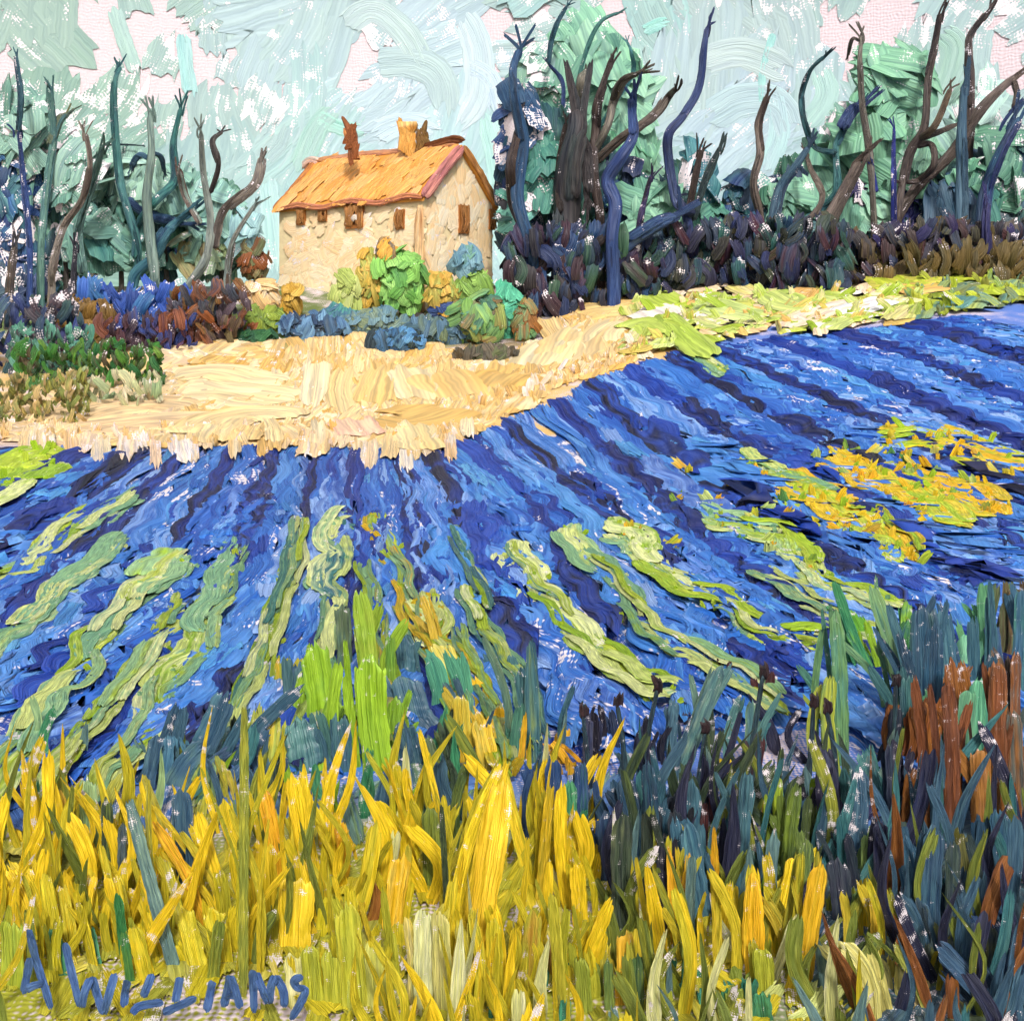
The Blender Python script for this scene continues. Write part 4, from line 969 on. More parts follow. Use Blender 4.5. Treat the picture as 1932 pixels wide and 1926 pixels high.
rt('leafy_sage_tree', 'broad sage green tree rising tall behind the black trunk', TC, [(560, 1600), (560, 1300), (540, 900), (500, 560), (560, 290), (640, 130), (740, 75)], 11, ['4a8580', '3a7270', '5a9488'], 49, [([(520, 600), (520, 480), (545, 420)], 18, ['6a6a5c', '857d70']), ([(420, 640), (415, 480), (330, 370)], 9, ['24386c', '2f4a80']), ([(335, 380), (350, 250), (385, 140), (445, 35)], 10, ['2a5a6a', '1f4454']), ([(545, 900), (700, 640), (825, 440), (822, 310), (800, 250)], 8, ['4f8f90', '3f7a80'])],
   [(1110, 130, 70, 60, 60, 40, SGR, .12), (1170, 190, 60, 80, 60, 36, SGR, .15), (1040, 180, 50, 60, 40, 34, SGR + ['4f8a78'], .3), (1180, 300, 55, 80, 60, 32, SGR + ['4a9a6a'], .15), (1020, 130, 30, 30, 14, 30, ['93bcae', '86b09b'], .4)])
rt('brown_crooked_tree', 'dark brown crooked tree just right of the massive black trunk', TC, [(640, 1650), (640, 1300), (600, 1000), (615, 760), (620, 620), (660, 480), (700, 365)], 19, ['3a2c2a', '4a3a36', '2a2020'], 47.5, [([(600, 900), (680, 740), (715, 600), (770, 480), (865, 430)], 20, ['6a6458', '857d72', '4f4840']), ([(610, 960), (760, 820), (880, 740), (980, 660), (1040, 570), (1085, 520)], 20, ['5d5048', '4a3c36', '786c62'])],
   [(1140, 380, 40, 60, 36, 24, ['5a9a7a', '4a8a6a', '7ab090'], .1)], .25)
rt('navy_serpent_tree', 'thick navy blue tree with a smooth S bend', TC, [(720, 1640), (710, 1400), (730, 1200), (685, 1060), (760, 930), (835, 800), (830, 660), (828, 570)], 27, ['243a70', '2c4680', '1c2c58', '33508a'], 44.5, [([(720, 1520), (830, 1410), (990, 1310), (1080, 1270)], 32, ['27406e', '1f3460', '33507c'])], (), 0)
rt('navy_tall_tree', 'tall slender navy tree leaning right, tallest mid right trunk', TC, [(1190, 1650), (1150, 1290), (1085, 1180), (1042, 950), (1040, 790), (1125, 680), (1220, 510), (1250, 270), (1268, 160)], 20, ['23305f', '33457a', '1a2348', '4a5a80'], 46, [([(1180, 1300), (1255, 1060), (1345, 860)], 17, ['3a4c4c', '4f6460', '2a3a40']), ([(1150, 1280), (1190, 1080), (1230, 880)], 15, ['3a2e2c', '4a3a36']), ([(1190, 1250), (1140, 1230), (1090, 1150)], 20, ['22284a', '2c3458'])],
   [(1310, 330, 28, 60, 26, 22, ['2f6a78', '5a90a0', '3a7a80'], .55), (1330, 430, 40, 50, 40, 22, ['3f7a6a', '5a9a84', '4f8a78'], .2)])
rt('purple_sapling', 'small dark purple sapling between the two navy trees', TC, [(860, 1400), (880, 1260), (905, 1160), (940, 1035)], 12, ['2b2050', '3a2c4a', '33303a'], 45, (), [(1225, 400, 44, 60, 44, 26, SGR, .05), (1200, 460, 40, 40, 30, 22, ['7aa890', '5f9484', '9cc0ac'], .15)], .2)
rt('brown_wavy_tree', 'brown wavering tree in the middle of the right wood', TR, [(30, 1600), (20, 1300), (-25, 1080), (15, 900), (0, 730), (50, 560)], 16, ['5a4a44', '786a60', '3f3430'], 46.5, (), [(1430, 380, 30, 60, 30, 24, ['6fa898', '8fc0b4', '4a8a88'], .45), (1440, 460, 44, 44, 40, 22, ['2a4a6a', '33607a', '2c3a5a'], .25)])
rt('slate_leaning_tree', 'slate blue tree leaning right beside a short brown limb', TR, [(60, 1620), (80, 1350), (130, 1110), (220, 980), (300, 860)], 21, ['2f4a60', '3f6074', '243a54'], 45.5, [([(90, 1330), (300, 1280), (380, 1150), (310, 990), (285, 900)], 13, ['5d5048', '6f6258'])], [(1500, 400, 44, 60, 44, 26, SGR, .15), (1480, 450, 36, 40, 26, 22, ['2c4470', '24386a', '3a6080'], .15)])
rt('teal_hooked_tree', 'thin teal tree with hooked navy tip in the right wood', TR, [(200, 1560), (240, 1340), (380, 1220), (465, 1110), (460, 860), (520, 730), (600, 620)], 15, ['2f6a70', '44807c', '245060'], 47, [([(490, 760), (550, 660), (605, 610)], 26, ['1f2f62', '28406e']), ([(462, 900), (330, 860), (270, 700), (258, 560), (305, 420), (390, 330)], 12, ['21444e', '2f6068', '1a363e'])],
   [(1565, 330, 46, 60, 50, 28, SGR, .15), (1600, 250, 30, 40, 20, 26, ['93c0ae', 'a5ccbc'], .4)])
rt('brown_mast_tree', 'very tall straight brown trunk rising above the right wood', TR, [(695, 1600), (690, 1450), (672, 1100), (650, 850), (612, 600), (600, 360), (612, 215)], 15, ['6f6a60', '857f74', '544a44'], 46, [([(600, 240), (555, 230), (525, 330)], 7, ['5a4f4a', '6f645c']), ([(700, 1130), (685, 1050), (672, 975)], 10, ['26358a', '2c3f9c'])],
   [(1670, 250, 60, 90, 60, 36, ['78b08e', '6fa886', '86b89a'], .12), (1690, 150, 50, 60, 36, 34, ['7db392', '8cbfa0', '74aa8a'], .15), (1640, 400, 50, 60, 46, 28, SGR, .12)])
rt('brown_thick_tree', 'thick short brown tree leaning right at the foot of the tall straight trunk', TR, [(390, 1560), (400, 1340), (500, 1130), (600, 940)], 28, ['5a4c44', '6f6058', '443830'], 45, (), [(1560, 440, 30, 40, 20, 20, ['3f6a70', '332c5a', '4a3a4a'], .2)])
rt('blue_slip_tree', 'thin bright navy sapling right of the tall straight trunk', TR, [(800, 1400), (800, 1110), (798, 900), (802, 750)], 11, ['2a3590', '33409c', '222a70'], 46, (), [(1720, 330, 40, 70, 40, 28, ['86b89a', '78b08e', '93c2a8'], .25)], .3)
rt('brown_crossing_tree', 'brown tree with looped crossing branches near the right edge', TR, [(820, 1500), (825, 1270), (850, 1080), (890, 900), (980, 740), (1000, 450), (1045, 250), (1075, 80)], 16, ['463a38', '5a4c46', '332a2a'], 46.5, [([(930, 830), (1040, 740), (1130, 520)], 14, ['5a4a3c', '6f5c48']), ([(930, 860), (1020, 850), (1035, 970), (940, 1060), (850, 1070)], 15, ['463a36', '5a4a44']), ([(930, 830), (1080, 770), (1170, 730)], 12, ['4a3e3a', '5f524a'])], (), .12)
rt('long_brown_tree', 'long brown tree slanting far right up to the picture edge', TR, [(780, 1480), (820, 1280), (950, 1085), (1150, 890), (1300, 660), (1420, 530), (1515, 450)], 21, ['5a4a42', '70605a', '443832'], 47.5, [([(1500, 470), (1520, 560), (1500, 630)], 12, ['4a3e38', '5a4c44'])], [(1800, 300, 50, 60, 36, 30, ['9cc8b4', 'aed4ca', '86b89a'], .3)], .15)
rt('slate_post_tree', 'smooth slate blue upright trunk near the right edge', TR, [(1200, 1500), (1200, 1100), (1198, 800), (1215, 485)], 24, ['3a5a70', '48687c', '2f4a5e'], 44.5, (), [(1800, 400, 40, 50, 44, 26, ['2c4660', '3a5a70', '33607a', '244058'], .1), (1845, 350, 34, 50, 30, 26, ['5f9a7a', '6aa484', '3f7a70'], .2)], 0)
rt('black_top_tree', 'tall dark brown snag rising behind the smooth slate trunk', TR, [(1240, 1450), (1240, 1000), (1250, 640), (1240, 330), (1250, 210), (1345, 75)], 19, ['4a3c3a', '5c4c48', '332a2a'], 48, (), [(1840, 220, 40, 60, 26, 30, ['b5d6cc', '9cc8b4'], .35)], .35)
rt('navy_right_tree', 'navy tree leaning out at the right edge of the wood', TR, [(1300, 1450), (1340, 1130), (1420, 910), (1535, 690)], 28, ['26456a', '2f5a7a', '1f3454', '232c66'], 45, (), [(1895, 330, 30, 80, 40, 26, ['5f9478', '7aa890', '4a806a'], .3), (1870, 450, 40, 40, 36, 24, ['2c4a60', '4a5a60', '3f4a50'], .3)])
rt('indigo_stub', 'short indigo stub in the corner below the leaning navy tree', TR, [(1350, 1560), (1340, 1350), (1345, 1190)], 22, ['262a6a', '2c2c58', '33305a'], 43.5, (), [(1900, 460, 34, 30, 30, 22, ['4a4440', '3a3450', '5a5048'], .25)])

# dense foliage filling the woods between the trunks
DN = ['1c4058', '204e5e', '28605f', '182f4e', '24524c']; DB = ['1a3468', '1f4478', '162850', '285278']; DGN = ['2f6650', '265848', '3c7458', '20484a']
for lab, X, Y, rx, ry, n, pal, d, dr in [
    ('dense navy thicket tree touching the gable side of the wood', 980, 350, 34, 170, 80, DB + DN, 47.5, .35),
    ('dark green thicket tree left of the massive black trunk', 1040, 360, 46, 160, 100, DGN + DN, 48, .12),
    ('deep teal thicket tree right of the massive black trunk', 1130, 390, 50, 130, 84, DGN + DN, 48.5, .2),
    ('slate blue thicket tree behind the S bend trunk', 1200, 420, 52, 110, 76, DB + DN, 48, .2),
    ('dark teal thicket tree behind the tall slender navy tree', 1285, 410, 56, 110, 80, DN + DGN, 48, .25),
    ('blue thicket tree behind the brown wavering tree', 1400, 430, 60, 90, 76, DB + DN, 48, .35),
    ('teal thicket tree behind the slate leaning tree', 1500, 410, 56, 100, 76, DN + DGN, 48, .2),
    ('indigo thicket tree at the foot of the tall straight trunk', 1620, 420, 60, 90, 74, ['2a2f7a', '24386c', '332a5a', '2f5a60'], 48, .25),
    ('indigo thicket tree beneath the crossing brown branches', 1730, 410, 56, 80, 66, ['2a2f7a', '24386c', '332a5a', '24586a'], 48, .25),
    ('slate thicket tree at the foot of the smooth slate trunk', 1830, 370, 56, 110, 80, ['24405c', '2c5068', '1f3450', '3a6a64'], 48, .12),
    ('slate green thicket tree in the right corner of the wood', 1925, 360, 46, 120, 76, ['3f6a5c', '4f8068', '24405c', '2c5068'], 47.5, .25),
    ('blue thicket tree at the left edge of the left wood', 25, 400, 54, 150, 100, DB + ['2f6088', '3f7a80'], 47, .5),
    ('teal thicket tree behind the brown bent tree', 120, 420, 58, 120, 84, DN + DGN + ['5a9080'], 47.5, .3),
    ('teal thicket tree behind the tall dark teal trunk', 225, 430, 58, 100, 70, DN + DGN + ['6a9c8c'], 47.5, .2),
    ('blue green thicket tree behind the crossing teal limbs', 310, 430, 52, 90, 62, DB + DGN + ['6a9c8c'], 47.5, .2),
    ('slate thicket tree just past the right edge of the wood', 2050, 380, 60, 110, 70, ['24405c', '2c5068', '3f6a5c', '3a6a64'], 47, .2),
    ('teal thicket tree far past the right edge of the wood', 2200, 370, 70, 110, 70, DN + DGN, 47, .2),
    ('blue thicket tree just past the left edge of the wood', -90, 430, 60, 120, 70, DB + DGN, 47, .3),
    ('teal thicket tree far past the left edge of the wood', -220, 430, 70, 110, 70, DN + DGN, 47, .3),
    ('sage thicket tree behind the grey forked tree', 415, 440, 56, 90, 60, DGN + ['7aa894', '86b0a0'], 47.5, .2)]:
    sc = d / F / 1932; x = at(X, Y, d)[0]; root = np.array([x, d, float(ter(x, d))])
    t = empty('thicket_tree', root, lab, 'tree', 'dense trees filling the woods')
    A = Acc(); tube(A, [root - np.array([0, 0, .1]), root + np.array([.1, 0, .8]), at(X, Y, d)], [.16, .12, .06], [lin('3a3430'), lin('4a4440')]); A.build('trunk', M_FAR, t, root)
    A = Acc(); dab_cloud(A, at(X, Y, d + .6), (rx * sc, .6, ry * sc), n, 30 * sc, [lin(q) for q in pal], dr, .12, .75, .25, .09, 1.2); A.build('crown', M_FAR, t, root)

# ------------------------------------------------------------------ undergrowth below both woods
A = Acc()
def under(n, x0, x1, y0f, y1f, pal, sz, dr=.15):
    for _ in range(int(n * 1.7)):
        x = rng.uniform(x0, x1); y = rng.uniform(y0f(x), y1f(x)); d = min(gnd(x, y1f(x) + 4)[1], 45) + rng.uniform(-.3, 1.2)
        p = at(x, y, d); s = sz * .95 * d / F / 1932 * (.6 + 1.0 * rng.random()); v = unit(np.array([rng.normal() * .55, rng.normal() * .25, .7 + rng.random()]))
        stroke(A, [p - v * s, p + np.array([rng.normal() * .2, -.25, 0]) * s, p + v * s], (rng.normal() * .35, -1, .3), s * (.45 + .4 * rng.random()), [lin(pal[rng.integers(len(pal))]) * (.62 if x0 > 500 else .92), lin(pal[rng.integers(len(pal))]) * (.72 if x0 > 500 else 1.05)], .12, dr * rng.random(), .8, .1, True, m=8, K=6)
K_ = lambda v: (lambda x: v)
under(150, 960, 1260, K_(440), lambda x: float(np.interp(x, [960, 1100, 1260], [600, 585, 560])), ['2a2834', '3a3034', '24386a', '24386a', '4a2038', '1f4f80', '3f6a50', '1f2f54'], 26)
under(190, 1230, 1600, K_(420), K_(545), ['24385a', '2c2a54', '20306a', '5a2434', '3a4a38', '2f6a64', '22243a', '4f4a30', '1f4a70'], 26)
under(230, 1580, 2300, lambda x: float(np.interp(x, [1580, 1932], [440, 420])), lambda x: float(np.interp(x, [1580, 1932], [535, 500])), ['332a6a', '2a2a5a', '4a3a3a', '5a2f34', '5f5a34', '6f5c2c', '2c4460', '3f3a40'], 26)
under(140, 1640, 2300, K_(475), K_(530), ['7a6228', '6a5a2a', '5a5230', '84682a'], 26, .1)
under(120, -260, 160, K_(560), K_(700), ['24385a', '2a4a5a', '33404a', '2f3f7a', '3a5a54', '4a3a44'], 24, .35)
under(70, 150, 380, K_(545), K_(630), ['2f58b4', '2a4fa4', '3566bc', '24448c', '3a74a8'], 26, .25)
under(36, 100, 210, K_(570), K_(650), ['7a5a28', '6a5024', '866428'], 26, .05)
under(60, 200, 370, K_(600), K_(660), ['4a2430', '3a2a3a', '8a4a24', '2a4a9a', '3a2030'], 20, .1)
under(56, 320, 470, K_(540), K_(650), ['8a4a20', '9a5a2c', '4a3a38', '5a4a58', '6a5a34', '3f4a5a'], 20, .2)
under(120, 20, 170, K_(620), K_(710), ['5f9e86', '6aa890', '4a8a74', '3f5f54', '5a3f50'], 14, .2)
under(130, 30, 310, K_(645), K_(735), ['3a7f2c', '44802f', '2a6a34', '6f9a2c', '4f7a40', '5a5038'], 13, .15)
under(120, -40, 170, K_(700), K_(800), ['a8a040', '8a9048', 'd6b070', '6f7a4a', '9fae58', 'e0c080'], 12, .2)
under(34, 120, 300, K_(700), K_(770), ['c6cc98', 'e0d0a0', '8fa474', 'f0e0bc'], 18, .15)
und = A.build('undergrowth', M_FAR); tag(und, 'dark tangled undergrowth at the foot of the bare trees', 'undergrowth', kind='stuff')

# ------------------------------------------------------------------ shrubs round the house
def shrub(name, lab, C, X, Y, rx, ry, cols, n, size, dry=0.0, dmax=44.5, up=.8, k=.2809):
    x, y = C(X, Y); rx *= k; ry *= k
    d = min(gnd(x, y + ry * .85)[1], dmax); sc = d / F / 1932
    c = at(x, y, d); root = np.array([c[0], c[1], float(ter(c[0], c[1]))])
    t = empty(name, root, lab, 'shrub', 'shrubs around the farmhouse')
    A = Acc(); low = max(root[2] + ry * sc * .75, c[2]); c[2] = low
    dab_cloud(A, c, (rx * sc * 1.12, max(.35, min(rx, ry) * sc * .8), ry * sc), int(n * 1.6), size * k * sc * 1.25, [lin(q) for q in cols], dry, .08, .8, .4, .12, up)
    A.build('leaves', M_FAR, t, root)
    A = Acc(); tube(A, [root - np.array([0, 0, .1]), root * .5 + c * .5 + np.array([.05, 0, 0]), c], [.09, .07, .03], [lin('4a3a2a'), lin('6a5438')])
    A.build('stem', M_FAR, t, root)
for a in [
    ('straw_bush', 'round straw coloured bush left of the farmhouse corner', TH, 105, 1440, 95, 90, ['f0cb90', 'f6dcb0', 'e6b878'], 40, 60, .15),
    ('rust_bush', 'rust brown bush rising behind the straw bush', TH, 55, 1190, 80, 130, ['7a3f1c', '8f5024', '6a5434', '5f6a44', '8a8a5a'], 26, 42, .15),
    ('olive_bush', 'olive green bush below the straw bush', TH, 120, 1610, 120, 70, ['86962a', '93a83a', '6f8a34'], 36, 55),
    ('dark_green_bush', 'low dark green bush under the olive bush', TH, 90, 1710, 110, 36, ['1f5a34', '174a38', '2f6a3a'], 22, 40),
    ('ochre_stem_bush', 'thin ochre shrub at the left foot of the farmhouse', TH, 300, 1470, 45, 110, ['c99a30', 'b98a2a', 'd9b050'], 20, 45),
    ('pale_lime_bush', 'pale yellow green shrub before the long wall', TH, 690, 1390, 70, 120, ['b3c065', 'a3b258', 'c6cc7c'], 26, 60),
    ('tall_ochre_bush', 'tall ochre shrub beside the bright green bush', TH, 840, 1330, 65, 190, ['d6a83c', 'b9a848', 'e0b85a', '93a850'], 34, 55),
    ('ochre_tip_bush', 'pointed ochre and navy tip above the tall ochre shrub', TH, 950, 1130, 45, 90, ['d99a2c', '2f5064', 'e6b050'], 12, 45),
    ('bright_green_bush', 'brightest green bush in front of the house corner', TH, 1040, 1330, 150, 200, ['7db84e', '8fca62', '6aa848', '9cd070', '5a9a50'], 60, 62),
    ('golden_bush', 'rounded golden bush before the gable wall', TH, 1325, 1410, 90, 110, ['cf9c38', 'b9a040', 'dcae50', '8fa850'], 34, 60),
    ('navy_sprig', 'small navy sprig below the golden bush', TH, 1330, 1500, 70, 40, ['24386c', '33508a', '1f2c54'], 8, 50),
    ('blue_topped_bush', 'shrub with steel blue top before the gable wall', TH, 1490, 1210, 55, 75, ['6f98ac', '86aeb8', '6a9a8a', '5f8ca0'], 24, 60),
    ('lime_gable_bush', 'yellow green bush under the steel blue topped shrub', TH, 1530, 1360, 80, 90, ['8ab04e', '9cc060', '7aa046'], 26, 58),
    ('large_mixed_bush', 'large mixed green bush at the right corner of the house', TH, 1560, 1600, 150, 170, ['7aa850', '5f9a70', '4a7a5a', '93b860', '3f5f5a', '8a6a3a'], 70, 58),
    ('mint_bush', 'mint green upright bush right of the large mixed bush', TH, 1740, 1560, 80, 180, ['52b58e', '62c29c', '4aa07c'], 44, 58),
    ('russet_bush', 'russet stemmed bush at the end of the hedge', TH, 1870, 1600, 60, 150, ['8a5a2a', 'a56a30', '5f9a70', '6a8a4a'], 30, 52),
    ('steel_hedge', 'leftmost steel blue hedge clump below the long wall', TH, 450, 1650, 190, 70, ['4a6f94', '5a84ac', '2a4468', '1f2f40', '6f98b8'], 70, 50, .05),
    ('steel_hedge', 'teal hedge clump next to the leftmost steel blue one', TH, 640, 1600, 130, 70, ['4a9a84', '5aa890', '4f7f90', '3f6a84'], 40, 50, .1),
    ('steel_hedge', 'grey blue hedge clump below the bright green bush', TH, 860, 1620, 180, 76, ['5f8494', '4f7484', '6f8f98', '7a8a6a'], 60, 55),
    ('steel_hedge', 'blue hedge clump with black specks reaching onto the stubble', TH, 1020, 1740, 150, 80, ['4f88bc', '3f70a4', '1f3440', '5f98c4', '24382f'], 64, 46),
    ('steel_hedge', 'dark blue green hedge clump right of the speckled one', TH, 1300, 1680, 200, 80, ['4a6c84', '3a5a70', '24443f', '5a7c94', '6a7a5a'], 70, 50),
    ('low_brown_bush', 'dark brown low bush below the large mixed bush', TH, 1640, 1830, 190, 44, ['5a5244', '4a463c', '6a5e4c', '5f6a44'], 44, 52)]:  # last one: low bush in its own dark browns and olive
    shrub(*a)

# ------------------------------------------------------------------ foreground plants
Y_ = ['f8d41c', 'f0c614']; A_ = ['f4bc1a', 'eea818', 'f8cc2a']; O_ = ['dcc41c', 'c0b424', 'ecc81a']; OD = ['7f8a2a', '6a7830', '99992c']; DG = ['3f5236', '2f4034', '5a6a34']
SL = ['3f627c', '33546c', '4f7484']; TG = ['3f7a7c', '2f6a70', '578a86']; GN = ['3f8f5f', '2f7f58', '5aa070']; CR = ['ddd898', 'cfcf80', 'e8e4b4']; LM = ['8fb81c', '9cc22c', '7fa820']
NVY = ['262a48', '22223a', '2f3658']; BRO = ['935a22', '7a4420', 'a86a2a']; MR = ['4a1f24', '33181c', '6a3030']; BG = ['6c8c8c', '5a7c80', '7f9a8a']; SGN = ['86a878', '9cb87c', '74986a']
def clump(name, lab, cat, group, C, items, parts='blade', mat=None):
    objs = []; root = None; Fl = Acc()
    for it in items:
        (bx, by), (tx, ty), w, cols = it[:4]; bend = it[4] if len(it) > 4 else 0; shp = it[5] if len(it) > 5 else None
        Cb = it[6] if len(it) > 6 else C
        b, tp = Cb(bx, by), Cb(tx, ty); g = gnd(*b); d = g[1]; sc = d / F / 1932
        tip = at(tp[0], tp[1], d + rng.uniform(-.05, .12)); tip = g + (tip - g) * (1.12 if parts == 'blade' else 1.0); k = .36
        mid = (g + tip) / 2; v = tip - g; pr = unit(np.array([v[2], 0, -v[0]])) * bend * k * sc
        if root is None: root = np.array([g[0], g[1], float(ter(g[0], g[1]))]); t = empty(name, root, lab, cat, group)
        A = Acc(); g = g - np.array([0, 0, .03])
        stroke(A, [g, mid * .5 + g * .5 + pr * .7, mid + pr, mid * .5 + tip * .5 + pr * .7, tip], (rng.normal() * .25, -1, .2), w * k * sc * .9, [lin(c) for c in cols], .09, .04 if shp is None else .02, .5, .010, True, shape=shp, K=9)
        A.build(parts, mat or M_NEAR, t, root)
        H_ = np.linalg.norm(v)
        for _ in range(4 if H_ > .12 else 1):                     # thinner growth behind the blade
            o = np.array([rng.normal() * w * k * sc * .8, .04 + .12 * rng.random(), 0]); f = .55 + .55 * rng.random()
            q = g + o; q[2] = float(ter(q[0], q[1])) - .02; lean = np.array([rng.normal() * .12 * H_, 0, 0])
            cb = lin(cols[rng.integers(len(cols))]); ob = lin(((['d9c81c', 'e6cc1c', 'b9b428', 'f4d41c'] if b[0] < 1150 else ['b0b42c', 'c9bc30', '8f9a34', 'd9c428']) if group == GG else list(cols))[rng.integers(2 if group != GG else 4)])
            stroke(Fl, [q, q + v * f * .5 + pr * .5, q + v * f + lean], (rng.normal() * .3, -1, .2), min(w, 110) * k * sc * (.3 + .4 * rng.random()), [cb * .5 + ob * .5, ob], .08, .14 if rng.random() < .2 else .0, .9, .010, True, m=12, K=7)
    if Fl.n: tag(Fl.build('undergrowth', M_NEAR, t, root), kind='stuff')
    return t
B = 'blade'; LF = 'leaf'
GG = 'yellow grass clumps along the near edge'
clump('grass_clump', 'broad golden blades left of the centre, tallest of the left yellow grass', 'grass', GG, C4, [((1460, 680), (1390, 220), 90, A_, 10), ((1650, 680), (1540, 130), 100, Y_, -10), ((1750, 420), (1700, 90), 60, Y_), ((1540, 1020), (1560, 620), 200, ['d8ba14', 'e6c01c', 'c4ae1c']), ((1390, 920), (1380, 480), 150, ['d2b418', 'e0bc18']), ((1620, 760), (1600, 400), 90, O_), ((1700, 900), (1600, 560), 80, Y_)])
clump('grass_clump', 'pair of long golden blades fanning left of the tall olive stalk', 'grass', GG, C4, [((1210, 860), (1050, 330), 80, Y_, -10), ((1100, 930), (830, 390), 66, A_, 30), ((1120, 860), (1010, 660), 70, Y_), ((1180, 1100), (1120, 800), 120, O_), ((1050, 1120), (960, 800), 120, O_)])
clump('grass_stalk', 'tall straight olive stalk above the blue lettering', 'grass', GG, C4, [((1275, 1240), (1280, -120), 60, ['9a9c34', '7f8a34', 'b4ae34'], 0)])
clump('grass_clump', 'speckled yellow blades above the lettering at left', 'grass', GG, C4, [((880, 1060), (755, 620), 70, Y_, 8), ((700, 1020), (620, 640), 60, O_), ((620, 1000), (560, 640), 80, Y_, 14), ((440, 960), (480, 620), 90, Y_, -20), ((500, 1100), (420, 780), 80, O_), ((780, 1180), (700, 900), 90, O_)])
clump('grass_clump', 'yellow blades at the left edge with green feet', 'grass', GG, C4, [((190, 920), (50, 600), 100, Y_, 10), ((310, 1100), (240, 640), 90, O_), ((70, 1210), (60, 860), 150, ['93a52c', 'a8b030', '7f9a34']), ((180, 1180), (150, 820), 90, OD), ((400, 1080), (330, 700), 70, O_)])
clump('grass_clump', 'thin yellow blades below the pale weed strip at left', 'grass', GG, C4, [((420, 560), (320, 200), 50, ['e0b43a', 'd6a838'], -5), ((530, 600), (440, 360), 46, Y_), ((590, 560), (540, 320), 40, Y_), ((110, 480), (90, 380), 40, Y_), ((620, 520), (600, 330), 34, Y_)])
clump('grass_clump', 'slate green leaning leaf left of the fanning golden blades', 'grass', GG, C4, [((930, 1120), (700, 300), 80, BG, -10), ((480, 560), (460, 130), 120, SGN), ((570, 700), (560, 250), 70, DG + ['7a8a3a']), ((640, 800), (640, 380), 50, ['44586a', '5a6a6a', '33454a'])])
clump('grass_clump', 'steel blue hanging leaf beneath the slate bushes', 'grass', GG, C4, [((970, 700), (950, 200), 120, SL, 0), ((1010, 800), (990, 480), 50, SL), ((1170, 280), (1080, 20), 40, SL, 14), ((1100, 260), (1110, 40), 60, SGN)])
clump('grass_clump', 'bright green blades between speckled yellow ones', 'grass', GG, C4, [((330, 1150), (280, 900), 70, GN), ((660, 1080), (620, 740), 60, ['2f7a45', '3f8a4a']), ((520, 1120), (470, 900), 60, GN), ((690, 1200), (650, 930), 50, ['2f7a45', '5a8a3a'])])
clump('grass_clump', 'short curved dark olive blades right above the lettering', 'grass', GG, C4, [((1335, 1120), (1440, 820), 66, ['5a6a2c', '7f8a2c', '4a5a34'], -34), ((1110, 1180), (1150, 870), 70, ['8a942c', '6a7a2c', 'a8a42c'])])
clump('grass_clump', 'cream and pale olive tuft right of the lettering', 'grass', GG, C4, [((1560, 1290), (1530, 1030), 110, ['dcd8a4', 'c9c468', 'e6dfae']), ((1650, 1300), (1620, 1000), 120, ['b4b42c', 'a3aa34']), ((1760, 1320), (1740, 1020), 130, ['a8ae2c', 'b9b434', '93a030']), ((1880, 1340), (1860, 1000), 130, ['c0ba54', 'a8b03c']), ((1850, 1100), (1780, 840), 56, ['a8742a', 'c9902c'])])
clump('grass_clump', 'golden bud shaped blades by the pale gap near centre', 'grass', GG, C4, [((1800, 660), (1800, 350), 80, A_, 0, LF), ((1830, 620), (1760, 380), 50, A_, 0, LF)])
clump('grass_clump', 'huge single golden blade in the middle of the near edge', 'grass', GG, C5, [((750, 1180), (905, 200), 165, ['f0c014', 'e6b414', 'f6cc2c', 'd9b018'], 0), ((680, 1150), (830, 300), 60, ['d6b418', 'e0ba20'], 0)])
clump('grass_clump', 'forked golden blades left of the huge golden blade', 'grass', GG, C5, [((330, 900), (385, 530), 120, ['f4c41c', 'eab414', 'f6d050']), ((440, 600), (260, 250), 80, Y_, 0), ((420, 500), (365, 60), 56, ['e6c61c', 'c9c01c']), ((460, 520), (410, 90), 50, Y_), ((370, 1010), (380, 860), 90, O_)])
clump('grass_clump', 'cream green blunt tuft at the bottom centre', 'grass', GG, C5, [((500, 1340), (500, 840), 110, ['e6e4b4', 'd3d490', 'f0ecc4'], 0), ((610, 1350), (590, 840), 120, ['d9cc80', 'c9c468', 'e3d890'], 0), ((400, 1360), (470, 1290), 90, ['d6b870', 'e0c88c'])])
clump('grass_clump', 'dark olive blades between forked and huge golden blades', 'grass', GG, C5, [((560, 700), (545, 280), 120, ['7f8c2a', '5f6e2c', '939a2c'], 0), ((640, 1020), (600, 320), 36, DG), ((690, 520), (735, 60), 60, ['3f5a34', '5f6e2c'], -46), ((690, 900), (680, 520), 90, ['a3a22c', 'b4ac28'])])
clump('grass_clump', 'olive and amber blades right of the huge golden blade', 'grass', GG, C5, [((1110, 760), (1165, 200), 66, ['d6b01c', 'b9a424', 'e6bc1c'], 0), ((1040, 1220), (1080, 830), 110, ['b98a2c', 'a8a42c', 'c99a30'], 0), ((1200, 1180), (1200, 930), 90, ['b98634', 'a89a3c']), ((880, 1330), (870, 880), 100, O_), ((1230, 1300), (1180, 760), 70, ['b4b02c', 'c9bc34'])])
clump('grass_clump', 'golden blades leaning right below the blackish clump', 'grass', GG, C5, [((1330, 880), (1305, 570), 90, Y_, 0), ((1300, 1210), (1470, 780), 76, Y_, 0), ((1550, 1310), (1560, 930), 100, ['e0ac1c', 'd6a424', 'c9a82c']), ((1250, 520), (1400, 330), 60, Y_), ((1400, 650), (1430, 500), 60, Y_), ((1430, 1200), (1440, 950), 110, O_), ((1490, 800), (1400, 640), 60, OD)])
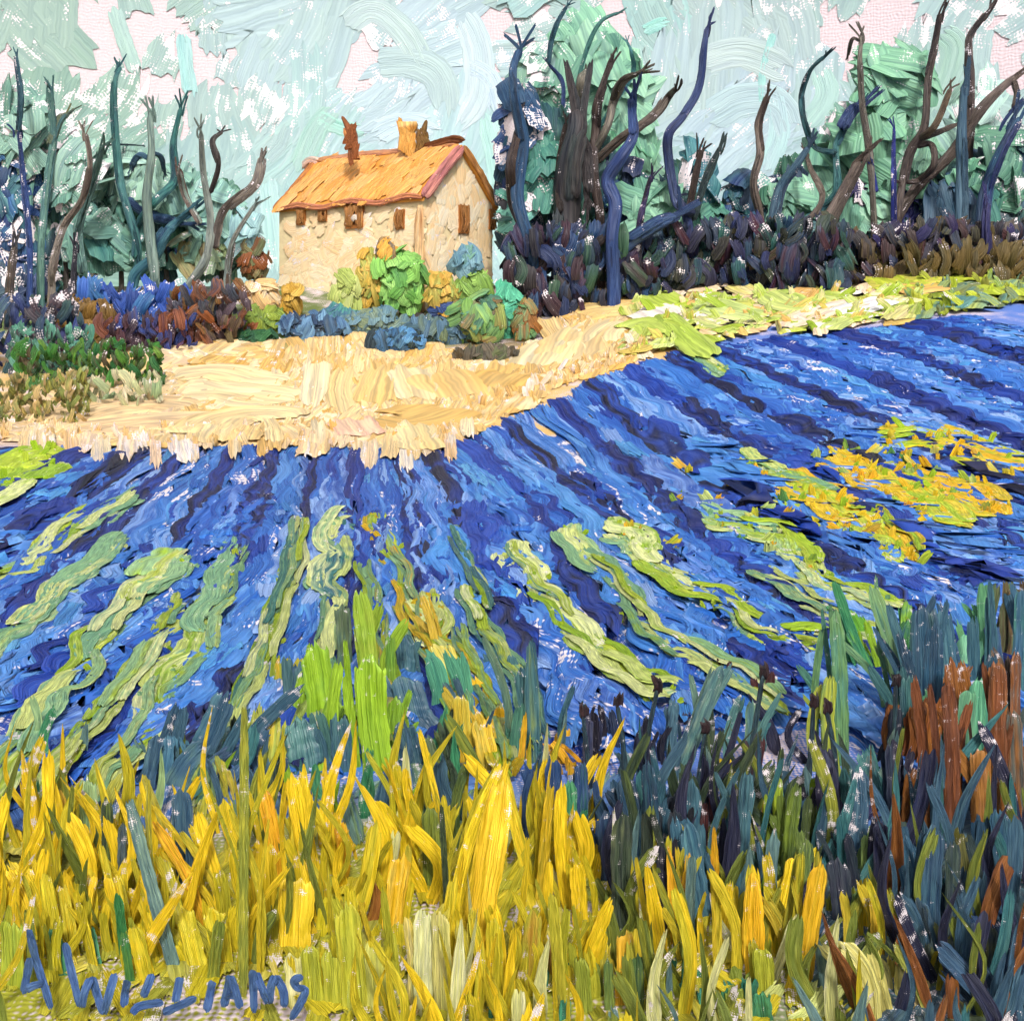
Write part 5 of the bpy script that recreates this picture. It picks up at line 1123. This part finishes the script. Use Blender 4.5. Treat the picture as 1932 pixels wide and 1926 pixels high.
clump('grass_clump', 'golden twin blades beneath the smoky blue stems', 'grass', GG, C5, [((1770, 1120), (1680, 600), 90, Y_, 0, LF), ((1800, 1010), (1885, 540), 80, A_, 20, LF), ((1810, 800), (1790, 520), 60, Y_, 0, LF), ((1740, 900), (1730, 600), 70, OD), ((1880, 1290), (1760, 1080), 50, ['93a02c', 'a8ae2c'])])
clump('grass_clump', 'brown curved blade beside the pale gap at centre left', 'grass', GG, C5, [((210, 880), (190, 560), 70, ['a86a24', '935a22', 'b9802c'], 60)])
clump('grass_clump', 'pale olive bottom blades between lettering and cream tuft', 'grass', GG, C5, [((150, 1330), (100, 800), 150, ['b9b428', 'a8aa30', 'c9bc34']), ((60, 1080), (110, 840), 70, ['c98a24', 'b9902c']), ((270, 1330), (240, 980), 130, ['b4b43c', 'c6c468'])])
clump('grass_clump', 'dark green upright blades at the bottom right of centre', 'grass', GG, C5, [((1620, 1370), (1620, 1050), 90, ['4d6b34', '3a5a3c', '7a8a34']), ((1480, 1340), (1470, 1070), 60, ['7f9038', '4d6b34']), ((1350, 1340), (1330, 1060), 110, ['a8ae3c', '93a034']), ((1730, 1380), (1720, 1100), 100, ['8f9a34', 'a8ae2c']), ((900, 1378), (880, 1250), 110, ['2f8068', '3a8f70']), ((1020, 1378), (1020, 1260), 90, ['2f8068', '24785f']), ((1240, 1378), (1250, 1260), 80, ['2f8068', '3a8f70']), ((960, 1200), (970, 1080), 36, ['24604f', '2f7060']), ((1135, 1230), (1145, 1110), 40, ['24705f', '2f8068']), ((1275, 1160), (1275, 1070), 36, ['24705f', '2f8068'])])
clump('grass_clump', 'golden flame shaped blades right of the twin blades', 'grass', GG, C6, [((105, 1000), (70, 510), 76, A_, 10, LF), ((110, 960), (160, 540), 60, Y_, 20, LF), ((315, 800), (308, 395), 50, A_, 0, LF), ((340, 980), (390, 680), 80, Y_, 0, LF), ((240, 1060), (232, 790), 44, Y_, 0, LF)])
clump('grass_clump', 'largest golden flame blade at lower right', 'grass', GG, C6, [((515, 1190), (512, 640), 130, ['f4c01c', 'eeb214', 'f6cc30'], 0, LF), ((600, 1100), (570, 790), 60, Y_), ((580, 1250), (560, 1000), 120, ['a3aa2c', 'b4b434'])])
clump('grass_clump', 'ragged golden blades beside the pale lilac gap at right', 'grass', GG, C6, [((660, 860), (735, 530), 100, Y_, 0), ((760, 1200), (855, 600), 120, ['f0bc18', 'e0ac18', 'f4c830'], 0), ((695, 1250), (830, 830), 90, Y_, 0), ((640, 1100), (680, 820), 90, O_), ((870, 640), (820, 500), 46, Y_)])
clump('grass_clump', 'short golden blades under the blackish stems at right', 'grass', GG, C6, [((1090, 900), (1095, 670), 60, Y_), ((1170, 1050), (1160, 720), 90, ['e6b81c', 'd6b02c', 'f0c43c']), ((1240, 960), (1225, 720), 56, ['a8aa3c', 'c0b434']), ((1040, 900), (1060, 700), 70, ['5a7a4a', '6f8a4a'])])
clump('arching_leaf', 'olive leaf arching right over the pale yellow leaves', 'leaf', 'arching leaves at lower right', C6, [((760, 1200), (1140, 930), 84, ['6f8444', '93983c', '5a7050'], 90)])
clump('arching_leaf', 'pale yellow leaf arching right under the olive arch', 'leaf', 'arching leaves at lower right', C6, [((1130, 1390), (980, 1000), 110, ['dcd37a', 'c9bc5c', 'e8e090'], 70), ((1060, 1300), (1010, 1000), 60, ['e6c42c', 'd6bc3c'])])
clump('arching_leaf', 'wide pale green leaf arching at the bottom right of centre', 'leaf', 'arching leaves at lower right', C6, [((690, 1400), (900, 1220), 150, ['c6cc78', 'a8b454', 'd9dc98'], 60), ((560, 1380), (540, 1220), 130, ['2f7f68', '4a8f5c']), ((300, 1330), (240, 1200), 110, ['2f8068', '24785f']), ((160, 1220), (165, 1090), 60, ['24785f', '2f8a6c']), ((430, 1300), (400, 1180), 110, ['8f9a34', '7f9038'])])
clump('arching_leaf', 'cream yellow leaf beside the dark slate bush in the corner', 'leaf', 'arching leaves at lower right', C6, [((1290, 1250), (1275, 1080), 70, ['dcd690', 'e6d45c'], 0, LF), ((1450, 1340), (1270, 1000), 50, ['93a040', 'b9b454'], 0), ((1380, 1340), (1340, 1180), 80, ['d9c890', 'c9a860'])])
SG_ = 'smoky stems at the right side'
BRX = ['935a22', '7a4420', 'a86a2a', '5a3018']
clump('reed_stalk', 'slate reed leaning right with dark red tip', 'reed', SG_, C3, [((110, 1520), (350, 900), 90, ['4f7a7a', '6a8c7c', '3a5f68', '7f9484'], 0), ((330, 960), (350, 860), 60, MR), ((385, 1020), (390, 880), 36, MR)], 'stalk')
clump('reed_stalk', 'slate reed with dark red tip right of the leaning one', 'reed', SG_, C3, [((500, 1480), (510, 1080), 80, ['5a8a84', '4a7078', '86a878']), ((570, 1130), (605, 930), 56, MR, 10), ((500, 1700), (540, 1250), 60, ['5a3034', '3a5f68', '4a2a30'])], 'stalk')
clump('reed_stalk', 'short slate reed under the end of a pale weed strip', 'reed', SG_, C3, [((80, 1400), (100, 1080), 60, ['33586a', '5a8090', '24384a']), ((170, 1240), (150, 1150), 36, NVY), ((245, 890), (255, 790), 46, ['14141c', '1c1c2a'], 0, LF)], 'stalk')
clump('long_leaf', 'long grey green leaf hanging from the upper right weed strip', 'leaf', SG_, C3, [((980, 1440), (945, 700), 90, ['4a8070', '6f9a5c', '3a6a6a'], 10), ((950, 1500), (920, 1010), 80, ['93a83c', 'b4b83c', '6a8a4a'], -30)])
clump('long_leaf', 'tallest green leaf crossing the right weed strips', 'leaf', SG_, C3, [((1330, 1250), (1150, 560), 90, ['6a9a70', '86a868', '4a7f70'], 20), ((1140, 1000), (960, 520), 60, ['2f7f58', '4a9a5c'], -10), ((1130, 820), (1030, 640), 50, ['5aa02c', '7fb42c'])])
clump('long_leaf', 'lime speckled leaf between two long green leaves', 'leaf', SG_, C3, [((1170, 1000), (1020, 740), 70, ['3a8a4a', '2f7058', '6aac2c'], 0), ((1200, 1000), (1110, 700), 44, LM), ((1290, 900), (1320, 600), 60, ['3f8a44', '7fae2c', '2f705c'])])
clump('long_leaf', 'deep teal leaf clump before the lavender at centre', 'leaf', SG_, C2, [((1090, 1430), (1060, 840), 90, ['2f5a68', '3f6a6c', '8a9a4a'], 0, LF), ((960, 1450), (1000, 1150), 60, ['3f7060', '4a8068']), ((1000, 1000), (960, 860), 60, ['44706c', '3a6470'])])
clump('dark_stem_clump', 'near black stems in front of the pale lilac ground', 'stems', SG_, C2, [((1360, 1440), (1370, 1180), 60, NVY), ((1410, 1400), (1400, 1170), 50, ['1c1a28', '2a2434']), ((1520, 1360), (1490, 1160), 50, ['24385a', '1c2440']), ((1680, 1440), (1670, 1200), 46, ['1a1a2a', '2a2a3c']), ((1460, 880), (1450, 780), 36, ['24304a', '1c1c34']), ((1280, 1240), (1350, 1120), 30, ['2f5a5c', '24484c'])])
clump('dark_stem_clump', 'blue black stems left of the golden twin blades', 'stems', SG_, C5, [((1560, 960), (1555, 330), 120, ['3a4a34', '24302c', '5a6440'], -20), ((1640, 560), (1560, 130), 120, ['24405a', '2f5068', '1c2c44']), ((1720, 600), (1680, 60), 90, ['2f5a6c', '1f3450', '3a6a78']), ((1800, 520), (1820, 200), 90, ['24242f', '2f3a48']), ((1480, 640), (1450, 300), 110, ['24385a', '2c4a68', '1f2c40']), ((1900, 600), (1900, 150), 110, ['2f5468', '3a6474', '24404f']), ((1330, 520), (1330, 60), 90, ['33507c', '24406a', '2f6060']), ((1280, 540), (1262, 150), 96, GN), ((1790, 960), (1750, 560), 60, ['22222f', '2f2f44']), ((1200, 480), (1180, 30), 110, ['2a4a7c', '24406a', '33588a']), ((1660, 340), (1700, -60), 56, ['1c1c30', '2a2f4a'])])
clump('dark_stem_clump', 'teal blue stems behind the golden flame blades', 'stems', SG_, C6, [((260, 860), (170, 380), 120, ['3f6b80', '2f5468', '4f7f8a']), ((430, 700), (480, 120), 90, ['4d7a85', '3f6874', '2f4a5a']), ((520, 640), (480, 480), 80, ['5f8470', '4a6f68']), ((590, 700), (550, 450), 60, ['33586c', '4a6f80']), ((40, 900), (30, 500), 60, ['2a2a3c', '3a3a44']), ((250, 600), (260, 260), 46, MR), ((130, 640), (100, 300), 90, ['2a3440', '22242f']), ((390, 420), (400, 280), 44, MR)])
clump('lime_stem_clump', 'lime and dark olive stem pair above the ragged golden blades', 'stems', SG_, C6, [((645, 560), (645, 130), 56, ['b4c42c', 'a3b82c', '7f9a2c']), ((690, 640), (740, 180), 80, ['7f942c', '5f742c', '4a5c34'], -10), ((770, 560), (800, 230), 60, ['3a4a30', '5a6a34']), ((610, 760), (640, 580), 80, ['5f8a24', '7fa02c']), ((760, 820), (790, 460), 90, ['5f7a44', '7a8a3c', '4a6444']), ((820, 360), (830, 120), 46, LM), ((580, 330), (600, 180), 70, ['e0b81c', 'c9a82c'], 0, LF), ((430, 110), (400, 0), 50, Y_, 0, LF), ((370, 210), (365, 90), 50, Y_, 0, LF)])
clump('dark_stem_clump', 'purple black stems between the lilac gaps at right', 'stems', SG_, C6, [((890, 500), (875, 90), 84, ['262238', '33304a', '22242f']), ((1000, 900), (950, 540), 130, ['25233a', '1f2c3a', '2f2f44']), ((1180, 700), (1180, 360), 90, ['2a2c4a', '22243a']), ((1260, 330), (1240, -60), 100, ['2f2c40', '24384f']), ((1060, 700), (1010, 420), 60, ['2f3f4a', '24283a']), ((980, 560), (965, 380), 46, ['5f8a5a', '6f9a5c']), ((1010, 420), (990, 80), 60, ['3a6f6c', '2f5a60']), ((1180, 240), (1090, -20), 100, ['3f7a74', '33606c']), ((1050, 400), (1130, 250), 40, ['2a2a5a', '33306a']), ((1100, 640), (1100, 420), 50, ['7a9a5a', '93aa5c']), ((1040, 160), (1030, 60), 46, Y_, 0, LF)])
clump('slate_stem_clump', 'deep slate blue stems at the right side', 'stems', SG_, C6, [((1430, 1000), (1460, 400), 130, ['2b4a63', '24405a', '3a6074']), ((1560, 980), (1560, 480), 100, ['2d3f45', '3a4a40', '24344a']), ((1360, 760), (1290, 420), 130, ['37607a', '2f546c', '447080']), ((1660, 760), (1620, 420), 120, ['6e6b2b', '5a5c34', '7f7430'], -10), ((1620, 900), (1610, 700), 70, ['3a7080', '2f6070']), ((1840, 700), (1800, 300), 110, ['2f5068', '33607a', '3f5a54']), ((1760, 760), (1730, 540), 90, ['b07a20', '93681f', '8a8030']), ((1900, 640), (1900, 430), 80, ['2c4a78', '24405a']), ((1300, 640), (1330, 500), 60, ['7a4420', '2f5a70']), ((1480, 1120), (1380, 760), 110, ['24405a', '2f546c', '2a343a'])])
clump('brown_stem_clump', 'rusty brown stems against the right edge', 'stems', SG_, C6, [((1545, 420), (1530, -330), 90, ['7a4220', '5a2f1c', '935224'], 20), ((1400, 400), (1420, 90), 110, ['93591f', '7a4a20']), ((1720, 450), (1700, -20), 120, ['8f5a1e', 'a06a28', '74481c']), ((1830, 360), (1800, -420), 100, ['8f5424', '7a4220', '5f3a20'], -20), ((1500, 330), (1440, 60), 46, ['b08a30', '93742c']), ((1380, 130), (1480, -280), 110, ['a0602a', '8a4a20', 'b4702c'], 10), ((1600, 120), (1640, -330), 100, ['5a9a70', '74b088', '4a8060'], 0), ((1900, 330), (1880, -200), 90, ['6a4a34', '4a5a58', '8a5a2c'])])
clump('slate_tall_clump', 'tall slate and mint stems at the right edge of the field', 'stems', SG_, C3, [((1400, 1340), (1400, 640), 170, ['2f5068', '3a6478', '24405a', '446a60'], 20), ((1560, 1130), (1500, 640), 130, ['33587a', '2f5a68', '3f6a78']), ((1620, 1000), (1660, 760), 150, ['74bc90', '5faa80', '86c89c']), ((1740, 980), (1720, 520), 80, ['5a9a68', '6fae78', '4a8a60']), ((1800, 1000), (1760, 700), 100, ['2f5a74', '33507a', '3f6a70']), ((1850, 920), (1870, 540), 80, ['6a5034', '5a7a50', '7a5a38'], 20), ((1480, 940), (1460, 830), 50, ['22222a', '2f2c34']), ((1310, 1000), (1340, 700), 110, ['2f6a5c', '4a8a3c', '3a6470']), ((1660, 1340), (1680, 1050), 120, ['5faa80', '74bc90', '4a8068']), ((1380, 920), (1360, 700), 40, LM)])
for lab, (x0, y0), (x1, y1) in [('slimmest dark reed left of the leaning slate reed', (1180, 1480), (1165, 1330)), ('dark reed just left of the two red tipped reeds', (1225, 1500), (1240, 1300)), ('tall dark reed rising between the two red tipped reeds', (1400, 1500), (1440, 1270)),
        ('thin dark reed beside the lilac gap right of the red tipped reeds', (1520, 1500), (1535, 1330)), ('dark reed before the long hanging grey green leaf', (1580, 1520), (1560, 1340)), ('leaning thin dark reed at the left of the smoky stems', (1120, 1490), (1100, 1350)), ('thin dark reed left of the tallest green leaf', (1660, 1480), (1690, 1290)), ('dark reed close to the foot of the leaning slate reed', (1300, 1540), (1330, 1380))]:
    g = gnd(x0, y0); d = g[1]; sc = d / F / 1932; root = np.array([g[0], d, float(ter(g[0], d))]); tp = at(x1, y1, d)
    t = empty('thin_reed', root, lab, 'reed', 'thin dark reeds over the lower rows')
    A = Acc(); md = (g + tp) / 2 + np.array([rng.normal() * 6 * sc, 0, 0]); tube(A, [g - np.array([0, 0, .03]), md, tp], [6 * sc, 5 * sc, 4 * sc], [lin('1f2a3a'), lin('33505a'), lin('15151f')], .8, .05, .01); A.build('stalk', M_NEAR, t, root)
    A = Acc(); stroke(A, [tp - (tp - g) * .06, tp + np.array([2 * sc, 0, 10 * sc]), tp + np.array([rng.normal() * 8 * sc, 0, 30 * sc])], (0, -1, .1), 18 * sc, [lin('33141a'), lin('15101a')], .25, 0, 1.0, .01, True, m=8, K=6); A.build('seed_head', M_NEAR, t, root)
clump('brown_stem_clump', 'tall rust and slate stems rising up the right edge into the field', 'stems', SG_, C3, [((1480, 1520), (1390, 1130), 120, BRX), ((1560, 1500), (1540, 930), 110, BRX, 14), ((1800, 1500), (1790, 940), 120, BRX), ((1880, 1380), (1890, 880), 100, ['6a4a34', '8f5424', '4a5a58']), ((1870, 940), (1880, 530), 90, ['7a5a38', '5f4a30', '5a7a50'], 20), ((1500, 1180), (1600, 940), 80, BRX), ((1680, 1500), (1700, 1020), 110, ['5faa80', '4a8f70', '74bc90']), ((1440, 1440), (1460, 760), 110, ['24405a', '2f5068', '33607a']), ((1740, 1440), (1760, 900), 100, ['2f5a70', '24485f', '3a6a74']), ((1340, 1480), (1330, 1000), 110, ['2f5a60', '3a6a68', '24405a']), ((1240, 1500), (1260, 1150), 80, ['22283a', '2f3a4a']), ((1900, 1100), (1920, 560), 80, ['44708c', '3a6074', '4a8a78'])])
clump('sky_blue_leaf', 'bright sky blue leaf drooping at the right edge', 'leaf', SG_, C3, [((1690, 800), (1500, 570), 90, ['4a8ad2', '3f7cc4', '5f9ae0'], -70)])
clump('slate_corner_bush', 'dark slate bush in the bottom right corner', 'stems', SG_, C6, [((1660, 1200), (1640, 870), 160, ['35495c', '2c4054', '5a6434'], 0), ((1580, 1230), (1570, 950), 90, ['3a4f5c', '6a7034']), ((1740, 1180), (1750, 900), 100, ['33485c', '7a7a34']), ((1850, 1378), (1500, 1000), 120, ['2f4a68', '3a5a78', '24405a']), ((1900, 1300), (1700, 1150), 120, ['35506c', '2f485c']), ((1640, 1378), (1560, 1250), 100, ['a89a2c', '44586a']), ((1490, 1240), (1530, 1030), 60, ['c0ac24', '8a8a2c']), ((1610, 1300), (1680, 1160), 60, ['c9b42c', '7f8434']), ((1930, 1180), (1780, 880), 110, ['33507a', '24405a']), ((1880, 1020), (1840, 800), 90, ['2c4a78', '33587a'])])
MG = 'bushy weeds at the front of the field'
clump('lime_weed', 'tall lime green weed with ragged edge left of centre front', 'weed', MG, C2, [((280, 1480), (230, 900), 190, ['8fb81c', '9cc22c', '7fa820'], -20), ((230, 1100), (170, 560), 110, ['a3b43c', '8fb02c', 'b4c468'], 10), ((330, 1400), (360, 1100), 110, ['86ae20', '7fa82c']), ((330, 1100), (330, 780), 60, ['5a8a2c', '7fa02c'])])
clump('lime_weed', 'lime and slate weed below the orange streaked strip', 'weed', MG, C1, [((1690, 1250), (1640, 820), 170, ['86b01c', '93ba24', '6a9a34'], 10), ((1700, 1300), (1770, 1080), 130, ['7fa82c', '93b42c']), ((1600, 1180), (1580, 900), 100, ['33546c', '44686c', '3a6060']), ((1680, 1470), (1660, 1340), 70, LM), ((1620, 1480), (1560, 1200), 200, ['3f6a70', '4a7874', '33566a']), ((1800, 1480), (1780, 1180), 140, ['44706c', '33586c', '5a8a78']), ((1810, 980), (1800, 620), 90, ['3a4a3c', '5a6a44', '44685c'])])
clump('slate_weed', 'swirling slate weed right of the wide pale strip', 'weed', MG, C1, [((960, 1500), (1170, 1080), 150, ['33586c', '2f4f68', '447080'], 20), ((900, 1560), (1080, 1340), 150, ['2f4a68', '3a6078', '5a7a70'], -20), ((760, 1560), (820, 1300), 90, SL), ((880, 1560), (880, 1300), 70, ['4a7c94', '3f6a84']), ((1050, 1620), (1130, 1400), 120, ['24385a', '33587a', '4a6a5c'])])
clump('slate_weed', 'slate weed between the lime weed and the straw strip', 'weed', MG, C2, [((420, 1000), (400, 770), 110, ['33586a', '3f6a70']), ((480, 1240), (400, 960), 180, ['2f4f64', '3a6074', '44686c']), ((560, 1300), (450, 1180), 200, ['33586c', '2f4a60']), ((450, 1440), (390, 1220), 140, ['2a4a5c', '3a6068']), ((600, 1180), (540, 880), 110, ['4a9478', '5aa482', '3f8470'], 20), ((560, 1480), (520, 1300), 80, ['6a7a44', '4a5c44']), ((640, 1480), (620, 1340), 80, ['2f8068', '3f9070'])])
clump('straw_weed', 'golden weed with orange flower right of centre front', 'weed', MG, C2, [((760, 1440), (700, 1080), 110, ['d9b42c', 'c9a824', 'b4a834'], -20), ((860, 1480), (800, 1200), 120, ['c9a82c', 'e0b428', 'a89c3c']), ((800, 1130), (770, 980), 90, ['e6b418', 'f0bc1c']), ((900, 1290), (905, 1130), 120, ['f0b414', 'f4c022'], 0, LF), ((960, 1400), (970, 1220), 50, Y_), ((1010, 1440), (1035, 1180), 46, A_, 0, LF), ((720, 1040), (560, 820), 110, ['d6d07c', 'c9b434', 'e0dc98'], -10), ((580, 880), (500, 570), 50, ['d9b434', 'c9a834'], 10)])
clump('straw_weed', 'scattered orange sprigs before the pale lilac ground', 'weed', MG, C2, [((1240, 1340), (1250, 1240), 56, A_), ((1290, 1440), (1180, 1320), 46, A_), ((1180, 1420), (1150, 1370), 60, A_), ((1280, 1500), (1270, 1420), 40, A_)])
clump('straw_weed', 'orange dotted pale weed beside the tall olive stalk', 'weed', MG, C1, [((1400, 1480), (1430, 1150), 110, ['a8b83c', '93a84a', 'c9b42c']), ((1490, 1080), (1480, 880), 100, ['a3aa2c', '8fa434', 'd6a81c']), ((1420, 1120), (1400, 1040), 50, A_), ((1500, 1040), (1500, 980), 46, A_), ((1360, 1500), (1350, 1450), 70, A_, 0, LF), ((1440, 1400), (1440, 1350), 30, A_)])

# bushy filler between the single blades
A = Acc()
for _ in range(880):                                              # low thatch lying on the soil
    Y = 1470 + 620 * rng.random() ** .9; X = rng.uniform(-450, 2700)
    if X < 90 and Y > 1850: continue
    if Y > 1560: pal = ['c9b81e', 'b4ae26', 'd9c224', 'a8a834', 'c6c060'] if X < 1130 + (Y - 1560) * 1.2 else ['44607a', '33506c', '5a7a84', '6a7a5a', '2f405a']
    else: pal = ['4a74c0', '5a84cc', '3f6a8a', '7f9a54', '5a7fb8'] if X < 1690 else ['44607a', '7a5030', '33506c', '5a8478']
    an = 1.3 + rng.normal() * .5; L = 26 + 40 * rng.random()
    gstroke(A, [(X - math.cos(an) * L, Y + math.sin(an) * L), (X, Y), (X + math.cos(an) * L, Y - math.sin(an) * L)], 20 + 22 * rng.random(), [pal[rng.integers(5 if len(pal) > 4 else 4)], pal[rng.integers(4)]], .015 + .02 * rng.random(), .06, .38 if rng.random() < .35 else .1, .8, .012)
def zone(X, Y):
    if Y < 1560:
        if X < 330: return [SGN, GN, O_, BG][rng.integers(4)]
        if X < 900: return [TG, SL, OD, LM, GN, DG][rng.integers(6)]
        if X < 1150: return [TG, SL, O_, OD, BG][rng.integers(5)]
        return [SL, TG, NVY, DG, BG, NVY][rng.integers(6)] if X < 1690 else [BRO, SL, TG, NVY, BRO][rng.integers(5)]
    if X < 620: return [O_, Y_, Y_, O_, OD, Y_][rng.integers(6)]
    if X < 1130: return [O_, Y_, O_, Y_, CR, O_][rng.integers(6)]
    if X < 1650: return ([OD, OD, CR, O_, BG] if Y > 1720 else [SL, TG, NVY, OD, DG])[rng.integers(5)]
    return [SL, SL, NVY, OD, TG, BRO][rng.integers(6)]
n = 0
while n < 880:
    Y = rng.uniform(1420, 2120); X = rng.uniform(-450, 2650)
    if Y < 1560 and 330 > X: 
        if rng.random() < .6: continue
    if Y < 1520 and 930 < X < 1640 and rng.random() < .5: continue
    if Y > 1840 and -40 < X < 690: continue
    if Y > 1640 and any(math.hypot((X - a) / 60, (Y - c - 60) / 90) < 1 for a, c in ((730, 1760), (980, 1700), (1060, 1780), (1360, 1830), (1560, 1720), (690, 1880), (1480, 1900), (420, 1720), (1150, 1870))): continue
    g = gnd(X, Y); sc = g[1] / F / 1932; h = (110 + 150 * rng.random()) * sc * (1 if Y > 1560 else .6); p = g - np.array([0, 0, .02])
    v = np.array([rng.normal() * .22, rng.normal() * .12, 1]) * h; b = np.array([rng.normal() * .12, 0, 0]) * h
    cl = zone(X, Y)
    stroke(A, [p, p + v * .5 + b, p + v], (rng.normal() * .4, -1, .2), (11 + 22 * rng.random()) * sc, [lin(c) for c in cl], .10, .24 if rng.random() < .15 else .0, .9, .010, True, m=12, K=7, shape='blade' if rng.random() < .6 else None)
    n += 1
fg = A.build('meadow_grass', M_NEAR); tag(fg, 'olive, yellow and slate meadow grass filling the near edge', 'grass', kind='stuff')

# ------------------------------------------------------------------ blue hand-brushed letters standing in the near grass
LD = 5.0
lb = at(*C4(800, 1340), LD); lroot = np.array([lb[0], LD, float(ter(lb[0], LD))])
let = empty('brushed_letters', lroot, 'row of blue hand brushed capital letters low in the left grass', 'lettering')
for strokes_ in [
    [[(150, 890), (190, 1060), (235, 1200), (270, 1320)], [(160, 1040), (140, 1140), (122, 1240)], [(130, 1215), (180, 1190), (235, 1180)]],
    [[(340, 960), (365, 1080), (395, 1200), (420, 1310)], [(425, 1310), (445, 1220), (480, 1140)], [(480, 1140), (510, 1240), (545, 1345)], [(540, 1345), (570, 1240), (605, 1115)]],
    [[(670, 1160), (655, 1230), (650, 1310)]],
    [[(800, 1125), (770, 1200), (745, 1260)], [(690, 1345), (730, 1300), (860, 1275)]],
    [[(945, 1140), (930, 1220), (915, 1290)], [(850, 1335), (930, 1300), (1035, 1250)]],
    [[(1115, 1160), (1100, 1240), (1080, 1335)]],
    [[(1205, 1135), (1190, 1220), (1170, 1310)], [(1205, 1135), (1235, 1220), (1262, 1315)], [(1180, 1245), (1215, 1240), (1245, 1240)]],
    [[(1325, 1105), (1328, 1220), (1332, 1340)], [(1340, 1120), (1375, 1210), (1410, 1290)], [(1410, 1290), (1420, 1200), (1445, 1130)], [(1440, 1135), (1485, 1220), (1490, 1310)]],
    [[(1590, 1140), (1540, 1165), (1560, 1200), (1600, 1215), (1570, 1290), (1520, 1375)]]]:
    A = Acc()
    for st in strokes_:
        P = np.array([at(*C4(x, y), LD + .02 * math.sin(x)) for x, y in st])
        stroke(A, P, (0, -1, .05), 44 * .36 * LD / F / 1932, [lin('4a6fae'), lin('3f62a0'), lin('5a7cae')], .14, 0, .3, .016, True, K=8)
    A.build('letter', M_NEAR, let, lroot)
